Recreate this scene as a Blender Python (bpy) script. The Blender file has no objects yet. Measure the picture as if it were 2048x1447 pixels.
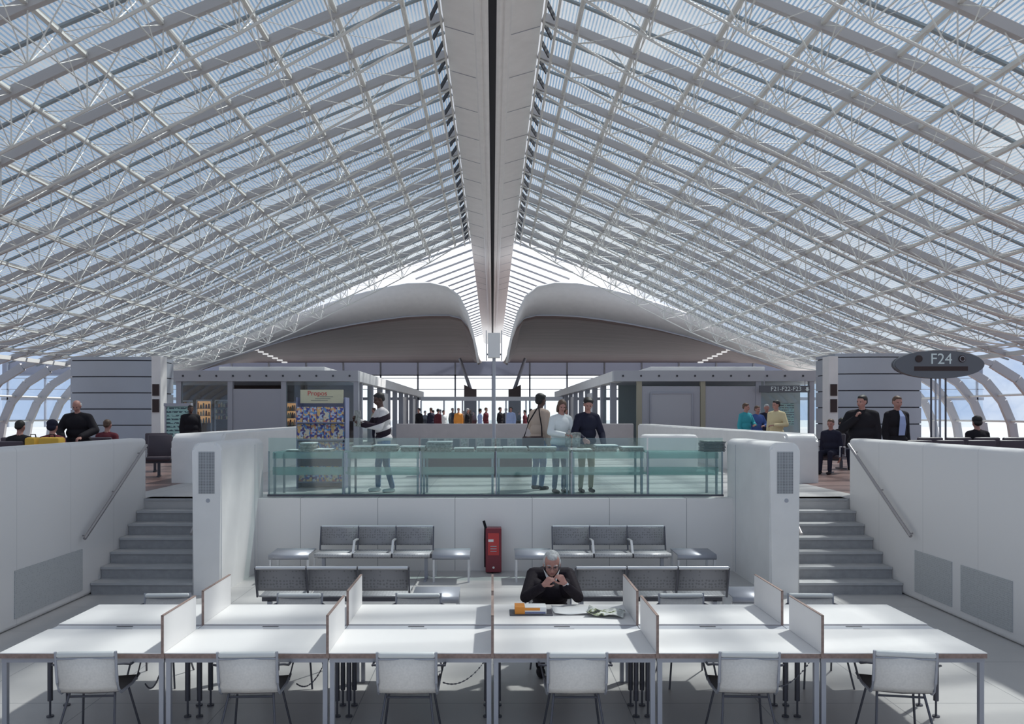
import bpy, bmesh, math, random
import numpy as np
from mathutils import Vector, Matrix, noise
PI = math.pi
random.seed(7)
SC = bpy.context.scene
COL = SC.collection
V = Vector
# ------------------------------------------------------------------ materials
def mat(name, col, rough=.5, metal=0, spec=.5, noise_amt=0, noise_scale=8, emit=None, es=1):
    m = bpy.data.materials.new(name); m.use_nodes = True
    nt = m.node_tree; b = nt.nodes['Principled BSDF']
    b.inputs['Base Color'].default_value = (*col, 1)
    b.inputs['Roughness'].default_value = rough
    b.inputs['Metallic'].default_value = metal
    b.inputs['Specular IOR Level'].default_value = spec if rough < .75 else .15
    if noise_amt:
        tc = nt.nodes.new('ShaderNodeTexCoord'); n = nt.nodes.new('ShaderNodeTexNoise')
        n.inputs['Scale'].default_value = noise_scale; n.inputs['Detail'].default_value = 4
        r = nt.nodes.new('ShaderNodeValToRGB')
        r.color_ramp.elements[0].position = .3; r.color_ramp.elements[1].position = .7
        r.color_ramp.elements[0].color = (*[max(0, c*(1-noise_amt)) for c in col], 1)
        r.color_ramp.elements[1].color = (*[min(1, c*(1+noise_amt)) for c in col], 1)
        nt.links.new(tc.outputs['Object'], n.inputs['Vector'])
        nt.links.new(n.outputs['Fac'], r.inputs['Fac'])
        nt.links.new(r.outputs['Color'], b.inputs['Base Color'])
    if emit:
        b.inputs['Emission Color'].default_value = (*emit, 1); b.inputs['Emission Strength'].default_value = es
    return m
def nodes(m):
    return m.node_tree, m.node_tree.nodes['Principled BSDF'], m.node_tree.links
def mth(nt, op, a, b=None, c=None):
    n = nt.nodes.new('ShaderNodeMath'); n.operation = op
    for i, v in enumerate((a, b, c)):
        if v is None: continue
        if isinstance(v, (int, float)): n.inputs[i].default_value = v
        else: nt.links.new(v, n.inputs[i])
    return n.outputs[0]
def mixc(nt, f, a, b):
    n = nt.nodes.new('ShaderNodeMix'); n.data_type = 'RGBA'
    if isinstance(f, (int, float)): n.inputs[0].default_value = f
    else: nt.links.new(f, n.inputs[0])
    for k, v in ((6, a), (7, b)):
        if isinstance(v, tuple): n.inputs[k].default_value = (*v, 1)
        else: nt.links.new(v, n.inputs[k])
    return n.outputs[2]
def xyz(nt, out='Object'):
    tc = nt.nodes.new('ShaderNodeTexCoord'); s = nt.nodes.new('ShaderNodeSeparateXYZ')
    nt.links.new(tc.outputs[out], s.inputs[0]); return s.outputs, tc
def glass(name, tint, gl=.07, diff=0, dcol=(.5, .7, .68)):
    m = bpy.data.materials.new(name); m.use_nodes = True; nt = m.node_tree; nt.nodes.clear()
    o = nt.nodes.new('ShaderNodeOutputMaterial'); t = nt.nodes.new('ShaderNodeBsdfTransparent')
    t.inputs[0].default_value = (*tint, 1)
    g = nt.nodes.new('ShaderNodeBsdfGlossy'); g.inputs['Roughness'].default_value = .03
    mx = nt.nodes.new('ShaderNodeMixShader'); mx.inputs[0].default_value = gl
    nt.links.new(t.outputs[0], mx.inputs[1]); nt.links.new(g.outputs[0], mx.inputs[2])
    out = mx.outputs[0]
    if diff:
        d = nt.nodes.new('ShaderNodeBsdfDiffuse'); d.inputs[0].default_value = (*dcol, 1)
        tl = nt.nodes.new('ShaderNodeBsdfTranslucent'); tl.inputs[0].default_value = (*dcol, 1)
        ad = nt.nodes.new('ShaderNodeMixShader'); ad.inputs[0].default_value = .5
        nt.links.new(d.outputs[0], ad.inputs[1]); nt.links.new(tl.outputs[0], ad.inputs[2])
        m2 = nt.nodes.new('ShaderNodeMixShader'); m2.inputs[0].default_value = diff
        nt.links.new(out, m2.inputs[1]); nt.links.new(ad.outputs[0], m2.inputs[2]); out = m2.outputs[0]
    nt.links.new(out, o.inputs[0])
    return m
M = {}
M['white'] = mat('white_paint', (.80, .785, .775), .45, noise_amt=.03, noise_scale=3)
M['lami'] = mat('white_laminate', (.74, .72, .715), .45, noise_amt=.015, noise_scale=2)
M['ply'] = mat('brown_plywood_edge', (.27, .19, .165), .6, noise_amt=.2, noise_scale=30)
M['steel'] = mat('painted_steel_tube', (.36, .37, .42), .4, .3)
M['dsteel'] = mat('dark_steel', (.10, .10, .12), .45, .5)
M['chrome'] = mat('chrome_tube', (.62, .62, .64), .3, .45)
M['rail'] = mat('brushed_rail', (.40, .38, .39), .3, .85)
M['mesh_white'] = mat('white_woven_sling', (.72, .69, .66), .8, noise_amt=.06, noise_scale=60)
M['roll'] = mat('pale_grey_roll', (.60, .61, .61), .5)
M['truss'] = mat('cream_truss_paint', (.64, .64, .62), .5)
M['arch'] = mat('grey_arch_paint', (.44, .43, .44), .5)
M['dark'] = mat('dark_gap', (.035, .035, .045), .7)
M['black'] = mat('black_cloth', (.018, .016, .02), .8)
M['suit'] = mat('dark_suit', (.016, .012, .017), .75, noise_amt=.2, noise_scale=40)
M['red'] = mat('dark_red_case', (.20, .02, .035), .35)
M['lred'] = mat('bright_red_print', (.55, .05, .05), .4)
M['skin'] = mat('skin_light', (.42, .21, .17), .55, noise_amt=.08, noise_scale=30)
M['skin_d'] = mat('skin_dark', (.085, .042, .032), .5)
M['hair_g'] = mat('grey_hair', (.42, .42, .42), .7, noise_amt=.25, noise_scale=60)
M['hair_b'] = mat('black_hair', (.015, .012, .012), .6, noise_amt=.3, noise_scale=60)
M['hair_br'] = mat('brown_hair', (.10, .055, .035), .6, noise_amt=.3, noise_scale=60)
M['eye'] = mat('eye', (.05, .04, .04), .2)
M['lip'] = mat('lips', (.33, .12, .11), .5)
M['jeans'] = mat('blue_jeans', (.13, .20, .33), .8, noise_amt=.15, noise_scale=30)
M['khaki'] = mat('khaki_cloth', (.42, .37, .28), .8)
M['beige'] = mat('beige_coat', (.52, .40, .33), .8)
M['tee'] = mat('pale_shirt', (.70, .72, .72), .8)
M['teal'] = mat('teal_shirt', (.05, .32, .38), .8)
M['blue'] = mat('blue_shirt', (.07, .12, .32), .8)
M['lblue'] = mat('light_blue_shirt', (.35, .42, .65), .8)
M['yel'] = mat('yellow_cloth', (.62, .38, .05), .7)
M['cream'] = mat('cream_shirt', (.62, .52, .32), .8)
M['dred'] = mat('maroon_cloth', (.13, .03, .04), .8)
M['orange'] = mat('orange_print', (.75, .28, .04), .6)
M['navy'] = mat('navy_cloth', (.022, .022, .04), .8)
M['tie'] = mat('blue_tie', (.16, .18, .34), .5)
M['paper'] = mat('newsprint', (.34, .34, .32), .8, noise_amt=.45, noise_scale=22)
M['paper_w'] = mat('white_paper', (.8, .79, .78), .7)
M['fascia'] = mat('grey_fascia', (.42, .43, .47), .4)
M['panelgrey'] = mat('grey_panel', (.40, .41, .46), .5)
M['tower'] = mat('tower_panel', (.42, .45, .50), .35, .2, noise_amt=.06, noise_scale=.6)
M['gdark'] = mat('grey_sign', (.11, .12, .14), .4)
M['letters'] = mat('sign_letters', (.75, .85, .85), .5)
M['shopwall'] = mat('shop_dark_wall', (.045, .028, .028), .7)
M['concrete'] = mat('dark_concrete', (.16, .13, .13), .8)
M['warm'] = mat('warm_lit_display', (.5, .25, .1), .6, emit=(1, .55, .25), es=.35)
M['seatdark'] = mat('dark_seat_leather', (.06, .045, .06), .5)
M['perf'] = mat('perforated_steel', (.27, .265, .28), .55, .0)
M['seatsteel'] = mat('perforated_seat', (.46, .46, .48), .45, .15)
M['glass'] = glass('teal_glass', (.84, .93, .92), .05, .03, (.45, .62, .60))
M['glass_s'] = glass('teal_glass_shelf', (.70, .85, .84), .08, .34, (.54, .68, .67))
M['glass_c'] = glass('clear_glazing', (.93, .96, .98), .05)
M['glass_g'] = glass('shop_glass', (.90, .94, .94), .05)
M['far_frit'] = glass('grey_frit_glass', (.35, .36, .40), .05, .6, (.42, .43, .5))
# perforated seat pattern
def perf(m, scale, amt):
    nt, b, L = nodes(m)
    tc = nt.nodes.new('ShaderNodeTexCoord'); v = nt.nodes.new('ShaderNodeTexVoronoi'); v.inputs['Scale'].default_value = scale
    v.inputs['Randomness'].default_value = .35
    L.new(tc.outputs['Object'], v.inputs['Vector'])
    f = mth(nt, 'LESS_THAN', v.outputs['Distance'], .34)
    c = b.inputs['Base Color'].default_value[:3]
    L.new(mixc(nt, f, tuple(c), tuple(x*amt for x in c)), b.inputs['Base Color'])
perf(M['seatsteel'], 26, .75); perf(M['perf'], 26, .7)
# grille: small square holes
M['grille'] = mat('grille_mesh', (.42, .43, .45), .5)
nt, b, L = nodes(M['grille']); s, _ = xyz(nt)
fx = mth(nt, 'GREATER_THAN', mth(nt, 'FRACT', mth(nt, 'MULTIPLY', s[0], 45)), .55)
fz = mth(nt, 'GREATER_THAN', mth(nt, 'FRACT', mth(nt, 'MULTIPLY', s[2], 45)), .4)
L.new(mixc(nt, mth(nt, 'MULTIPLY', fx, fz), (.40, .41, .43), (.06, .06, .07)), b.inputs['Base Color'])
M['ventpanel'] = mat('perforated_wall_panel', (.45, .46, .47), .6)
perf(M['ventpanel'], 40, .8)
# stone floor: pale slabs with thin joints
def stone(name, c, pitch, jc):
    m = mat(name, c, .35); nt, b, L = nodes(m); s, tc = xyz(nt)
    a1 = mth(nt, 'LESS_THAN', mth(nt, 'FRACT', mth(nt, 'ADD', mth(nt, 'DIVIDE', s[0], pitch), 50)), .008/pitch)
    a2 = mth(nt, 'LESS_THAN', mth(nt, 'FRACT', mth(nt, 'ADD', mth(nt, 'DIVIDE', s[1], pitch), 50)), .008/pitch)
    n = nt.nodes.new('ShaderNodeTexNoise'); n.inputs['Scale'].default_value = 2.5; n.inputs['Detail'].default_value = 6
    L.new(tc.outputs['Object'], n.inputs['Vector'])
    base = mixc(nt, n.outputs['Fac'], tuple(x*.93 for x in c), tuple(min(1, x*1.07) for x in c))
    L.new(mixc(nt, mth(nt, 'MAXIMUM', a1, a2), base, jc), b.inputs['Base Color'])
    return m
M['stone'] = stone('pale_stone_floor', (.50, .485, .48), 1.2, (.22, .22, .23))
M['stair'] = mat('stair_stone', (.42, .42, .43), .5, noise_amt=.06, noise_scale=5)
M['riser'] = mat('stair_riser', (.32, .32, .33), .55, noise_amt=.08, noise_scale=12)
M['wood'] = mat('brown_wood_floor', (.20, .12, .11), .35)
nt, b, L = nodes(M['wood']); s, tc = xyz(nt)
n = nt.nodes.new('ShaderNodeTexNoise'); n.inputs['Scale'].default_value = 1.5
mp = nt.nodes.new('ShaderNodeMapping'); mp.inputs['Scale'].default_value = (.6, 8, 1)
L.new(tc.outputs['Object'], mp.inputs[0]); L.new(mp.outputs[0], n.inputs['Vector'])
pl = mth(nt, 'LESS_THAN', mth(nt, 'FRACT', mth(nt, 'MULTIPLY', mth(nt, 'ADD', s[1], 100), 4)), .08)
L.new(mixc(nt, pl, mixc(nt, n.outputs['Fac'], (.16, .095, .09), (.27, .17, .15)), (.06, .03, .03)), b.inputs['Base Color'])
M['soffit'] = mat('brown_timber_soffit', (.10, .07, .066), .6)
nt, b, L = nodes(M['soffit']); s, tc = xyz(nt)
n = nt.nodes.new('ShaderNodeTexNoise'); n.inputs['Scale'].default_value = .7; n.inputs['Detail'].default_value = 5
mp = nt.nodes.new('ShaderNodeMapping'); mp.inputs['Scale'].default_value = (.12, 3, 3)
L.new(tc.outputs['Object'], mp.inputs[0]); L.new(mp.outputs[0], n.inputs['Vector'])
L.new(mixc(nt, n.outputs['Fac'], (.12, .085, .082), (.28, .205, .19)), b.inputs['Base Color'])
# white panelled wall with vertical joints
M['wallp'] = mat('white_panel_wall', (.82, .79, .77), .5)
nt, b, L = nodes(M['wallp']); s, tc = xyz(nt)
j = mth(nt, 'LESS_THAN', mth(nt, 'FRACT', mth(nt, 'ADD', mth(nt, 'DIVIDE', s[0], 1.285), 20.49)), .008)
L.new(mixc(nt, j, (.82, .79, .77), (.40, .38, .38)), b.inputs['Base Color'])
M['wallside'] = mat('white_side_wall', (.64, .64, .65), .4, noise_amt=.03, noise_scale=1.2)
nt, b, L = nodes(M['wallside']); s, tc = xyz(nt)
j = mth(nt, 'LESS_THAN', mth(nt, 'FRACT', mth(nt, 'ADD', mth(nt, 'DIVIDE', s[1], 1.25), 20.2)), .008)
L.new(mixc(nt, j, (.79, .77, .765), (.62, .61, .61)), b.inputs['Base Color'])
# fritted roof glass: narrow printed stripes running along the hall (UV.x = arc length)
def frit(name):
    m = bpy.data.materials.new(name); m.use_nodes = True; nt = m.node_tree; nt.nodes.clear(); L = nt.links
    o = nt.nodes.new('ShaderNodeOutputMaterial')
    uv = nt.nodes.new('ShaderNodeUVMap'); sp = nt.nodes.new('ShaderNodeSeparateXYZ'); L.new(uv.outputs[0], sp.inputs[0])
    st = mth(nt, 'LESS_THAN', mth(nt, 'FRACT', mth(nt, 'DIVIDE', sp.outputs[0], .088)), .56)
    t = nt.nodes.new('ShaderNodeBsdfTransparent'); t.inputs[0].default_value = (.76, .83, .83, 1)
    g = nt.nodes.new('ShaderNodeBsdfGlossy'); g.inputs['Roughness'].default_value = .05
    m1 = nt.nodes.new('ShaderNodeMixShader'); m1.inputs[0].default_value = .06
    L.new(t.outputs[0], m1.inputs[1]); L.new(g.outputs[0], m1.inputs[2])
    d = nt.nodes.new('ShaderNodeBsdfDiffuse'); d.inputs[0].default_value = (.58, .58, .59, 1)
    tl = nt.nodes.new('ShaderNodeBsdfTranslucent'); tl.inputs[0].default_value = (.37, .375, .375, 1)
    t2 = nt.nodes.new('ShaderNodeBsdfTransparent'); t2.inputs[0].default_value = (.75, .8, .84, 1)
    a = nt.nodes.new('ShaderNodeMixShader'); a.inputs[0].default_value = .6
    L.new(d.outputs[0], a.inputs[1]); L.new(tl.outputs[0], a.inputs[2])
    a2 = nt.nodes.new('ShaderNodeMixShader'); a2.inputs[0].default_value = .22
    L.new(a.outputs[0], a2.inputs[1]); L.new(t2.outputs[0], a2.inputs[2])
    mx = nt.nodes.new('ShaderNodeMixShader'); L.new(st, mx.inputs[0])
    L.new(m1.outputs[0], mx.inputs[1]); L.new(a2.outputs[0], mx.inputs[2]); L.new(mx.outputs[0], o.inputs[0])
    return m
M['frit'] = frit('fritted_roof_glass')
# sweater with bold dark and white bands
M['stripe'] = mat('banded_sweater', (.7, .68, .66), .85)
nt, b, L = nodes(M['stripe']); s, tc = xyz(nt)
q = mth(nt, 'ADD', mth(nt, 'MULTIPLY', s[2], 3.6), mth(nt, 'MULTIPLY', s[1], -1.3))
L.new(mixc(nt, mth(nt, 'LESS_THAN', mth(nt, 'FRACT', mth(nt, 'ADD', q, .35)), .40), (.62, .58, .58), (.03, .02, .03)), b.inputs['Base Color'])
# colourful printed covers
def cover(name, seed):
    m = mat(name, (.3, .3, .5), .5); nt, b, L = nodes(m)
    tc = nt.nodes.new('ShaderNodeTexCoord'); mp = nt.nodes.new('ShaderNodeMapping'); mp.inputs['Location'].default_value = (seed*3.1, seed*1.7, seed)
    v = nt.nodes.new('ShaderNodeTexVoronoi'); v.inputs['Scale'].default_value = 26
    r = nt.nodes.new('ShaderNodeValToRGB'); r.color_ramp.interpolation = 'CONSTANT'
    cs = [(.05, .07, .30), (.55, .20, .16), (.12, .25, .50), (.62, .55, .42), (.10, .06, .20), (.65, .40, .16), (.45, .50, .62)]
    el = r.color_ramp.elements
    el[0].color = (*cs[0], 1); el[1].position = .9; el[1].color = (*cs[6], 1)
    for k in range(1, 6):
        e = el.new(.15*k); e.color = (*cs[(k+seed) % 7], 1)
    L.new(tc.outputs['Object'], mp.inputs[0]); L.new(mp.outputs[0], v.inputs['Vector'])
    L.new(v.outputs['Color'], r.inputs['Fac']); L.new(r.outputs['Color'], b.inputs['Base Color'])
    return m
COV = [cover('printed_cover_%d' % k, k) for k in range(5)]
def rowsmat(name, base, ink, pz, px):
    m = mat(name, base, .6); nt, b, L = nodes(m); s, tc = xyz(nt)
    n = nt.nodes.new('ShaderNodeTexNoise'); n.inputs['Scale'].default_value = px
    L.new(tc.outputs['Object'], n.inputs['Vector'])
    a = mth(nt, 'MULTIPLY', mth(nt, 'LESS_THAN', mth(nt, 'FRACT', mth(nt, 'MULTIPLY', s[2], pz)), .45), mth(nt, 'GREATER_THAN', n.outputs['Fac'], .45))
    L.new(mixc(nt, a, base, ink), b.inputs['Base Color']); return m
M['board'] = rowsmat('timetable_board', (.36, .58, .55), (.06, .10, .12), 9, 12)
# ------------------------------------------------------------------ mesh builder
class MB:
    def __init__(s): s.bm = bmesh.new(); s.mi = 0
    def _fin(s, faces):
        for f in faces: f.material_index = s.mi
    def box(s, x0, x1, y0, y1, z0, z1, bev=0, seg=2):
        g = bmesh.ops.create_cube(s.bm, size=1)
        vs = g['verts']
        for v in vs:
            v.co = V(((x0+x1)/2+v.co.x*(x1-x0), (y0+y1)/2+v.co.y*(y1-y0), (z0+z1)/2+v.co.z*(z1-z0)))
        fs = {f for v in vs for f in v.link_faces}; s._fin(fs)
        if bev:
            es = list({e for v in vs for e in v.link_edges})
            r = bmesh.ops.bevel(s.bm, geom=es, offset=bev, segments=seg, affect='EDGES', profile=.5)
            s._fin(r['faces'])
        return s
    def tube(s, pts, r, n=8, cap=True, r2=None):
        pts = [V(p) for p in pts]; rings = []
        for i, p in enumerate(pts):
            t = (pts[min(i+1, len(pts)-1)] - pts[max(i-1, 0)]).normalized()
            up = V((0, 0, 1)) if abs(t.z) < .95 else V((1, 0, 0))
            a = t.cross(up).normalized(); b = t.cross(a)
            rr = r if r2 is None else r+(r2-r)*i/(len(pts)-1)
            rings.append([s.bm.verts.new(p+a*math.cos(2*PI*k/n)*rr+b*math.sin(2*PI*k/n)*rr) for k in range(n)])
        fs = []
        for A, B in zip(rings, rings[1:]):
            for k in range(n): fs.append(s.bm.faces.new((A[k], A[(k+1) % n], B[(k+1) % n], B[k])))
        if cap: fs += [s.bm.faces.new(rings[0][::-1]), s.bm.faces.new(rings[-1])]
        s._fin(fs); return s
    def bar(s, p, q, w, h, up=(0, 0, 1)):
        p, q = V(p), V(q); t = (q-p).normalized(); a = t.cross(V(up)).normalized(); b = a.cross(t)
        vs = [s.bm.verts.new(c+a*i*w/2+b*j*h/2) for c in (p, q) for i, j in ((-1, -1), (1, -1), (1, 1), (-1, 1))]
        fs = [s.bm.faces.new([vs[i] for i in k]) for k in ((3, 2, 1, 0), (4, 5, 6, 7), (0, 1, 5, 4), (1, 2, 6, 5), (2, 3, 7, 6), (3, 0, 4, 7))]
        s._fin(fs); return s
    def prism(s, poly, d0, d1, axis='y'):
        # poly of 2D points extruded along axis
        def mk(a, b, d): return {'y': (a, d, b), 'x': (d, a, b), 'z': (a, b, d)}[axis]
        A = [s.bm.verts.new(mk(a, b, d0)) for a, b in poly]; B = [s.bm.verts.new(mk(a, b, d1)) for a, b in poly]
        n = len(poly); fs = [s.bm.faces.new(A[::-1]), s.bm.faces.new(B)]
        for k in range(n): fs.append(s.bm.faces.new((A[k], A[(k+1) % n], B[(k+1) % n], B[k])))
        s._fin(fs); return s
    def grid(s, rows, uvf=None):
        R = [[s.bm.verts.new(p) for p in row] for row in rows]; fs = []
        for A, B in zip(R, R[1:]):
            for k in range(len(A)-1): fs.append(s.bm.faces.new((A[k], A[k+1], B[k+1], B[k])))
        s._fin(fs); return s
    def lathe(s, prof, n=16, c=(0, 0)):
        rings = [[s.bm.verts.new((c[0]+r*math.cos(2*PI*k/n), c[1]+r*math.sin(2*PI*k/n), z)) for k in range(n)] for r, z in prof]
        fs = []
        for A, B in zip(rings, rings[1:]):
            for k in range(n): fs.append(s.bm.faces.new((A[k], A[(k+1) % n], B[(k+1) % n], B[k])))
        fs += [s.bm.faces.new(rings[0][::-1]), s.bm.faces.new(rings[-1])]
        s._fin(fs); return s
    def ell(s, c, r, seg=12):
        g = bmesh.ops.create_uvsphere(s.bm, u_segments=seg, v_segments=max(6, seg//2), radius=1)
        for v in g['verts']: v.co = V((c[0]+v.co.x*r[0], c[1]+v.co.y*r[1], c[2]+v.co.z*r[2]))
        s._fin({f for v in g['verts'] for f in v.link_faces}); return s
    def build(s, name, m, parent=None, smooth=False, loc=None, solid=0):
        bmesh.ops.recalc_face_normals(s.bm, faces=s.bm.faces)
        me = bpy.data.meshes.new(name)
        if loc is not None: bmesh.ops.translate(s.bm, verts=s.bm.verts, vec=-V(loc))
        s.bm.to_mesh(me); s.bm.free()
        for k in (m if isinstance(m, (list, tuple)) else [m]): me.materials.append(M[k] if isinstance(k, str) else k)
        if smooth:
            me.polygons.foreach_set('use_smooth', [True]*len(me.polygons))
            me.set_sharp_from_angle(angle=math.radians(38))
        o = bpy.data.objects.new(name, me); COL.objects.link(o)
        if loc is not None: o.location = loc
        if parent: o.parent = parent
        if solid:
            md = o.modifiers.new('s', 'SOLIDIFY'); md.thickness = solid; md.offset = 0
        return o
def tag(o, label, cat, group=None, kind=None):
    o['label'] = label; o['category'] = cat
    if group: o['group'] = group
    if kind: o['kind'] = kind
    return o
def empty(name, loc, rz, label, cat, group=None):
    o = bpy.data.objects.new(name, None); COL.objects.link(o); o.location = loc; o.rotation_euler = (0, 0, rz)
    o.empty_display_size = .1
    return tag(o, label, cat, group)
def struct(o): o['kind'] = 'structure'; return o
def dup(root, loc=None, rz=None, label=None, group=None, scale=None):
    r = root.copy(); COL.objects.link(r)
    if loc is not None: r.location = loc
    if rz is not None: r.rotation_euler = (0, 0, rz)
    if scale is not None: r.scale = scale
    if label: r['label'] = label
    if group: r['group'] = group
    for ch in list(root.children):
        c = ch.copy(); COL.objects.link(c); c.parent = r
        for g in ch.children:
            d = g.copy(); COL.objects.link(d); d.parent = c
    return r
def text_mesh(name, body, size, m, parent, loc, rot=(PI/2, 0, 0), ext=.004):
    cu = bpy.data.curves.new(name, 'FONT'); cu.body = body; cu.size = size; cu.extrude = ext; cu.align_x = 'CENTER'; cu.align_y = 'CENTER'
    t = bpy.data.objects.new(name+'_tmp', cu); COL.objects.link(t)
    dg = bpy.context.evaluated_depsgraph_get(); me = bpy.data.meshes.new_from_object(t.evaluated_get(dg))
    bpy.data.objects.remove(t); bpy.data.curves.remove(cu)
    me.materials.clear(); me.materials.append(M[m])
    o = bpy.data.objects.new(name, me); COL.objects.link(o); o.parent = parent; o.location = loc; o.rotation_euler = rot
    return o
ORD = ['first', 'second', 'third', 'fourth', 'fifth', 'sixth', 'seventh', 'eighth', 'ninth', 'tenth', 'eleventh', 'twelfth',
       'thirteenth', 'fourteenth', 'fifteenth', 'sixteenth', 'seventeenth', 'eighteenth', 'nineteenth', 'twentieth', 'twenty-first', 'twenty-second']
F = 1600.; H = 2.6; UP = 1.2
def wx(px, D): return (px-985)/F*D
def wz(py, D): return H-(py-828)/F*D
# ------------------------------------------------------------------ camera
cam = bpy.data.cameras.new('camera'); co = bpy.data.objects.new('camera', cam); COL.objects.link(co)
cam.sensor_width = 36; cam.lens = 36*F/2048; cam.shift_x = 39/2048; cam.shift_y = 104.5/2048
cam.clip_end = 600; co.location = (0, 0, H); co.rotation_euler = (PI/2, 0, 0); SC.camera = co
# ------------------------------------------------------------------ sky and sun
w = bpy.data.worlds.new('sky'); SC.world = w; w.use_nodes = True; nt = w.node_tree; L = nt.links
bg = nt.nodes['Background']; tc = nt.nodes.new('ShaderNodeTexCoord'); sp = nt.nodes.new('ShaderNodeSeparateXYZ')
L.new(tc.outputs['Generated'], sp.inputs[0])
r = nt.nodes.new('ShaderNodeValToRGB'); e = r.color_ramp.elements
e[0].position = 0; e[0].color = (.40, .48, .64, 1); e[1].position = .75; e[1].color = (.16, .235, .34, 1)
q = e.new(.07); q.color = (.38, .47, .64, 1); q = e.new(.24); q.color = (.25, .345, .50, 1)
L.new(sp.outputs[2], r.inputs['Fac'])
n = nt.nodes.new('ShaderNodeTexNoise'); n.inputs['Scale'].default_value = 4.5; n.inputs['Detail'].default_value = 7; n.inputs['Roughness'].default_value = .55
mp = nt.nodes.new('ShaderNodeMapping'); mp.inputs['Scale'].default_value = (1, 1, 1.8); mp.inputs['Location'].default_value = (2.3, .4, 1.1)
L.new(tc.outputs['Generated'], mp.inputs[0]); L.new(mp.outputs[0], n.inputs['Vector'])
cr = nt.nodes.new('ShaderNodeValToRGB'); cr.color_ramp.elements[0].position = .52; cr.color_ramp.elements[1].position = .72
L.new(n.outputs['Fac'], cr.inputs['Fac'])
# broad white haze low in the sky straight ahead, beyond the terminal
hz = nt.nodes.new('ShaderNodeMapRange'); hz.interpolation_type = 'SMOOTHSTEP'
for i_, v_ in ((1, .955), (2, .992), (3, 0.), (4, 1.)): hz.inputs[i_].default_value = v_
L.new(sp.outputs[1], hz.inputs[0])
L.new(mixc(nt, hz.outputs[0], mixc(nt, cr.outputs['Color'], r.outputs['Color'], (.66, .69, .73)), (1.2, 1.18, 1.19)), bg.inputs['Color'])
bg.inputs['Strength'].default_value = 1.25
sl = bpy.data.lights.new('sun', 'SUN'); sl.energy = 7.2; sl.angle = math.radians(2.2); sl.color = (1, .965, .92)
so = bpy.data.objects.new('sun', sl); COL.objects.link(so); so.location = (10, 20, 30)
so.rotation_euler = V((-.48, -.42, -1)).to_track_quat('-Z', 'Y').to_euler()
SC.view_settings.view_transform = 'Standard'; SC.view_settings.look = 'None'; SC.view_settings.gamma = 1; SC.view_settings.exposure = .14
# ================================================================== ROOM SHELL
def S(name, mb, m, **k): return struct(mb.build(name, m, **k))
S('floor', MB().box(-6, 6.1, -8, 13.33, -.3, 0), 'stone')
WL, WR = -5.8, 5.92
S('floor.001', MB().box(-6.3, 6.3, 13.33, 36, .9, UP).box(-30, 30, 36, 100, .9, UP), 'stone')
S('floor.002', MB().box(-24, -6.3, -8, 36, .9, UP), 'wood')
S('floor.003', MB().box(6.3, 24, -8, 36, .9, UP), 'wood')
S('floor.004', MB().box(-260, 260, -60, 480, -1.2, -1.0), mat('apron_concrete', (.42, .42, .42), .8, noise_amt=.08, noise_scale=.2))
S('wall_left', MB().box(WL-.32, WL, -8, 13.42, -.0, 2.2, bev=.06, seg=3), 'wallside', smooth=True)
S('wall_right', MB().box(WR, WR+.32, -8, 13.3, -.0, 2.2, bev=.06, seg=3), 'wallside', smooth=True)
S('wall_front', MB().box(-3.9, 3.99, 13.31, 13.62, 0, UP+.004), 'wallp')
# staircases: seven risers each
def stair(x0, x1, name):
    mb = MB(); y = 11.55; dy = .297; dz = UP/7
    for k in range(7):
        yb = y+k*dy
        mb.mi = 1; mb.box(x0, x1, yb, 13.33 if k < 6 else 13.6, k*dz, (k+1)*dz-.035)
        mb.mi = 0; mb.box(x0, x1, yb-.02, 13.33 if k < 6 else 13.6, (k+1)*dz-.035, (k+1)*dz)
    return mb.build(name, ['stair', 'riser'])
for o, t in ((stair(WL+.005, -4.325, 'staircase'), 'left'), (stair(4.425, WR-.005, 'staircase'), 'right')):
    tag(o, 'pale stone staircase of seven steps beside the %s white side wall' % t, 'staircase')
# perforated panels on the side walls
for (x, y0, y1, s, lab) in ((WR, 10.3, 11.2, -1, 'grey perforated panel low on right wall, nearer the stairs'),
                            (WR, 9.1, 10.1, -1, 'grey perforated panel low on right wall, farther from the stairs'),
                            (WL, 9.7, 11.3, 1, 'grey perforated panel low on left wall')):
    xa, xb = (x-.012, x+.004) if s < 0 else (x-.004, x+.012)
    tag(MB().box(xa, xb, y0, y1, .12, .70).build('wall_vent', 'ventpanel'), lab, 'vent')
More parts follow.
